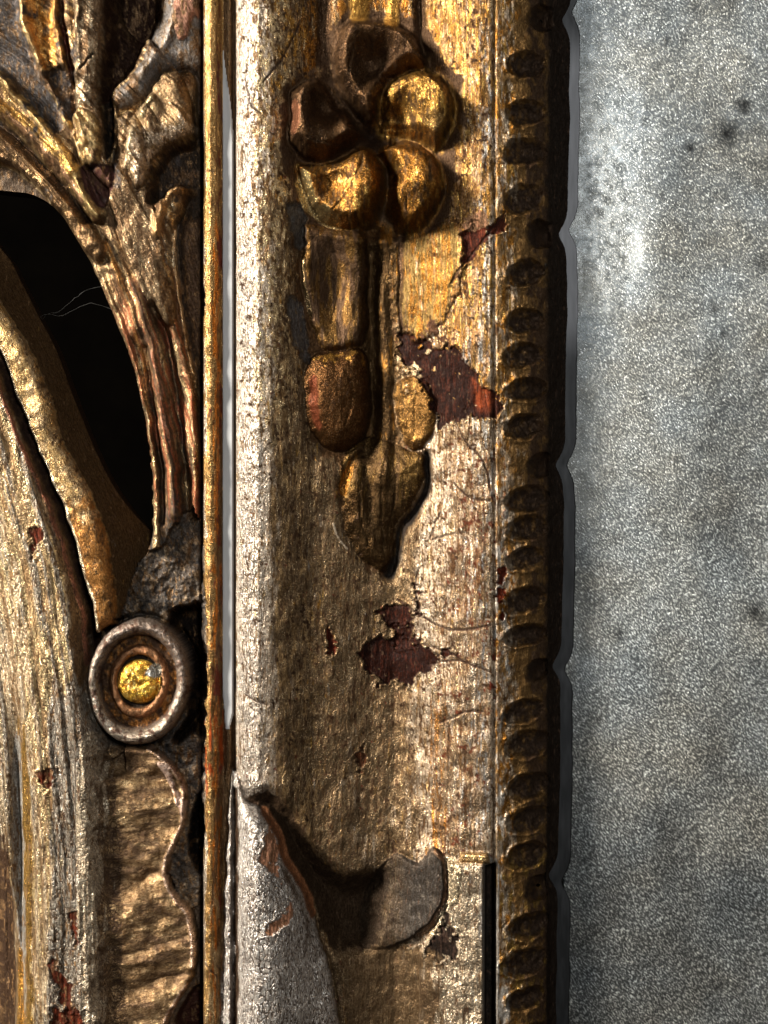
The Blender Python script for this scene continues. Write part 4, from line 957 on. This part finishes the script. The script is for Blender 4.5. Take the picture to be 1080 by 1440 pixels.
def grid_mesh(name, P, tcol, extra, mat, off, thick=None):
    ny, nx = P.shape[:2]; id_ = np.arange(ny * nx).reshape(ny, nx)
    q = np.stack([id_[:-1, :-1], id_[1:, :-1], id_[1:, 1:], id_[:-1, 1:]], -1).reshape(-1, 4)
    co = P.reshape(-1, 3)
    t = np.concatenate([tcol.reshape(-1, 3), np.ones((ny * nx, 1), np.float32)], -1)
    g = extra.reshape(-1, 3)
    if thick:
        rim = np.concatenate([id_[0, :], id_[1:, -1], id_[-1, -2::-1], id_[-2:0:-1, 0]]); n = len(rim)
        bk = co[rim].copy(); bk[:, 1] = thick
        co = np.concatenate([co, bk]); t = np.concatenate([t, t[rim]]); g = np.concatenate([g, g[rim]])
        i = np.arange(n); j = (i + 1) % n
        q = np.concatenate([q, np.stack([rim[i], rim[j], ny * nx + j, ny * nx + i], -1)])
    me = bpy.data.meshes.new(name); nf = len(q)
    me.vertices.add(len(co)); me.loops.add(nf * 4); me.polygons.add(nf)
    me.vertices.foreach_set('co', (co - off).astype(np.float32).ravel())
    me.loops.foreach_set('vertex_index', q.astype(np.int32).ravel())
    me.polygons.foreach_set('loop_start', np.arange(0, nf * 4, 4, dtype=np.int32)); me.update(calc_edges=True)
    at = me.attributes.new('tint', 'FLOAT_COLOR', 'POINT'); at.data.foreach_set('color', t.astype(np.float32).ravel())
    at = me.attributes.new('grain', 'FLOAT_VECTOR', 'POINT'); at.data.foreach_set('vector', g.astype(np.float32).ravel())
    me.polygons.foreach_set('use_smooth', np.ones(nf, bool))
    me.materials.append(mat)
    o = bpy.data.objects.new(name, me); sc.collection.objects.link(o); return o

mir, nt, B = new_mat('tarnished_silvering')
tint = attr(nt, 'tint').outputs['Color']; gr = attr(nt, 'grain').outputs['Vector']
def turned(vec, ang, sx, sy):
    m = nt.nodes.new('ShaderNodeMapping'); m.vector_type = 'POINT'
    m.inputs['Rotation'].default_value = (0, 0, ang)
    nt.links.new(vec, m.inputs['Vector']); return scaled(m.outputs[0], sx, sy)
wn = nt.nodes.new('ShaderNodeTexNoise'); wn.inputs['Scale'].default_value = 0.012; nt.links.new(gr, wn.inputs['Vector'])
vm = nt.nodes.new('ShaderNodeVectorMath'); vm.operation = 'MULTIPLY_ADD'
nt.links.new(wn.outputs['Color'], vm.inputs[0]); vm.inputs[1].default_value = (70, 70, 0); nt.links.new(gr, vm.inputs[2])
f1 = noise(nt, turned(gr, 0.75, 1/1.7, 1/6.0), 1.0, 3, 0.65, 0.2)
f2 = noise(nt, turned(gr, 0.15, 1/1.7, 1/4.2), 1.0, 3, 0.65, 0.2)
f3 = noise(nt, scaled(gr, 1/22., 1/22.), 1.0, 5, 0.65)
fib = math_(nt, 'MAXIMUM', ramp(nt, f1, 0.52, 0.66), ramp(nt, f2, 0.57, 0.70))
base = mixc(nt, 1.0, tint, mixc(nt, ramp(nt, f3, 0.35, 0.65), (0.66, 0.66, 0.66), (1.15, 1.15, 1.15)), 'MULTIPLY')
col = mixc(nt, 1.0, base, mixc(nt, fib, (0.29, 0.295, 0.295), (3.5, 3.5, 3.4)), 'MULTIPLY')
# a few pin-prick bright grains
vo = nt.nodes.new('ShaderNodeTexVoronoi'); vo.inputs['Scale'].default_value = 1/26.; nt.links.new(gr, vo.inputs['Vector'])
col = mixc(nt, ramp(nt, vo.outputs['Distance'], 0.07, 0.03, 0, 0.6), col, (0.8, 0.76, 0.66))
nt.links.new(col, B.inputs['Base Color'])
B.inputs['Metallic'].default_value = 0.75
nt.links.new(ramp(nt, f3, 0.3, 0.7, 0.48, 0.38), B.inputs['Roughness'])
bp = nt.nodes.new('ShaderNodeBump'); bp.inputs['Strength'].default_value = 0.6; bp.inputs['Distance'].default_value = S * 0.8
nt.links.new(fib, bp.inputs['Height']); nt.links.new(bp.outputs[0], B.inputs['Normal'])

MO = np.array([0.072, 0, ZC - 0.138], np.float32)
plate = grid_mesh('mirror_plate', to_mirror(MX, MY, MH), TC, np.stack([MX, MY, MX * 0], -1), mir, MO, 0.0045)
plate.location = MO.tolist()
plate['label'] = 'old tarnished mirror glass with speckled grey silvering beside the frame'; plate['category'] = 'mirror'
# clear bevelled margin along the frame, following its scallops
marg, nt, B = new_mat('clear_glass_margin')
tint = attr(nt, 'tint').outputs['Color']; gr = attr(nt, 'grain').outputs['Vector']
n1 = noise(nt, scaled(gr, 1/6., 1/60.), 1.0, 3, 0.6)
nt.links.new(mixc(nt, 1.0, tint, mixc(nt, ramp(nt, n1, 0.3, 0.7), (0.8, 0.8, 0.8), (1.1, 1.1, 1.1)), 'MULTIPLY'), B.inputs['Base Color'])
B.inputs['Metallic'].default_value = 0.1; B.inputs['Roughness'].default_value = 0.5
gy_ = axis(-200, -10, 1452, 1640, 2.0, 8.0)
u = np.linspace(0, 1, 14)
U, GY = np.meshgrid(u, gy_)
left = lip_x(GY) - 9
right = lip_x(GY - 1) + 15 + 0.0035 * (GY - 700) + 1.2 * (fbm(GY / 14, GY * 0, 507, 3) - 0.5)
GXX = left * (1 - U) + right * U
GH = 15 - 0.8 * sstep(0.5, 1.0, U)
gb = 0.24 * sstep(30, 110, GY) * sstep(520, 440, GY) + 0.010 - 0.003 * sstep(600, 1200, GY)  # reflected brightness painted along the upper margin, dark below
gb = gb + 0.03 * (fbm(GXX / 5, GY / 30, 508, 3) - 0.5) * 2
GC = gb[..., None] * np.array([0.98, 0.97, 1.0], np.float32)
mg = grid_mesh('clear_margin', to_mirror(GXX.astype(np.float32), GY.astype(np.float32), GH), GC.astype(np.float32), np.stack([GXX, GY, GXX * 0], -1), marg, MO, 0.0002)
mg.parent = plate; mg['label'] = 'smooth dark grey margin without speckle along the scalloped edge'

# ================================================================ backing wall seen as black through the opening
bk = bpy.data.materials.new('black_backing'); bk.use_nodes = True; nt = bk.node_tree; nt.nodes.clear()
out = nt.nodes.new('ShaderNodeOutputMaterial'); B = nt.nodes.new('ShaderNodeBsdfDiffuse'); nt.links.new(B.outputs[0], out.inputs[0])
tc = nt.nodes.new('ShaderNodeTexCoord'); n1 = noise(nt, tc.outputs['Object'], 120, 4, 0.6)
nt.links.new(mixc(nt, n1, (0.0006, 0.0005, 0.0005), (0.0018, 0.0014, 0.0010)), B.inputs['Color'])
me = bpy.data.meshes.new('wall'); hw = 0.6; y0, y1 = 0.09, 0.11
vs = [(sx * hw, yy_, sz * hw) for yy_ in (y0, y1) for sx, sz in ((-1, -1), (1, -1), (1, 1), (-1, 1))]
me.from_pydata(vs, [], [(0, 1, 2, 3), (7, 6, 5, 4), (0, 4, 5, 1), (1, 5, 6, 2), (2, 6, 7, 3), (3, 7, 4, 0)]); me.materials.append(bk)
wall = bpy.data.objects.new('wall', me); wall.location = (0, 0, ZC); wall['kind'] = 'structure'; sc.collection.objects.link(wall)

# cobweb threads slung across the opening
wb, nt, B = new_mat('cobweb_silk'); B.inputs['Base Color'].default_value = (0.10, 0.095, 0.085, 1); B.inputs['Roughness'].default_value = 0.6
def thread(pts, r):
    V = []; F = []
    P = [Vector(((a - 540) * S, -h * S, ZC - (b - 720) * S)) for a, b, h in pts]
    for i, p in enumerate(P):
        tdir = (P[min(i + 1, len(P) - 1)] - P[max(i - 1, 0)]).normalized()
        n1 = tdir.cross(Vector((0, 1, 0))).normalized(); n2 = tdir.cross(n1)
        for k_ in range(4):
            a = k_ * math.pi / 2; V.append(p + (n1 * math.cos(a) + n2 * math.sin(a)) * r * (0.6 + 0.8 * random.random()))
    for i in range(len(P) - 1):
        for k_ in range(4): F.append((i * 4 + k_, i * 4 + (k_ + 1) % 4, i * 4 + 4 + (k_ + 1) % 4, i * 4 + 4 + k_))
    F += [(0, 1, 2, 3), tuple(len(V) - 1 - k_ for k_ in range(4))]
    return V, F
VV, FF = [], []
for pts in ([(22,440), (48,441), (60,437), (76,433), (98,415), (112,404), (134,398), (146,388)], [(60,437), (80,440), (120,420), (150,430)], [(48,441), (52,444), (56,438)]):
    q = []
    for (a0, b0), (a1, b1) in zip(pts[:-1], pts[1:]):
        for t in (0, .33, .66): q.append((a0 + (a1 - a0) * t + random.uniform(-1, 1), b0 + (b1 - b0) * t + random.uniform(-1, 1), 10))
    q.append((pts[-1][0], pts[-1][1], 10))
    v, f = thread(q, S * 0.13); n = len(VV); VV += [tuple(p) for p in v]; FF += [tuple(i + n for i in ff) for ff in f]
me = bpy.data.meshes.new('cobweb'); me.from_pydata(VV, [], FF); me.materials.append(wb)
o = bpy.data.objects.new('cobweb', me); sc.collection.objects.link(o)
o['label'] = 'faint cobweb threads strung across the black opening in the carving'; o['category'] = 'cobweb'
print('relief', NX, NY, 'tris', 2 * NX * NY)
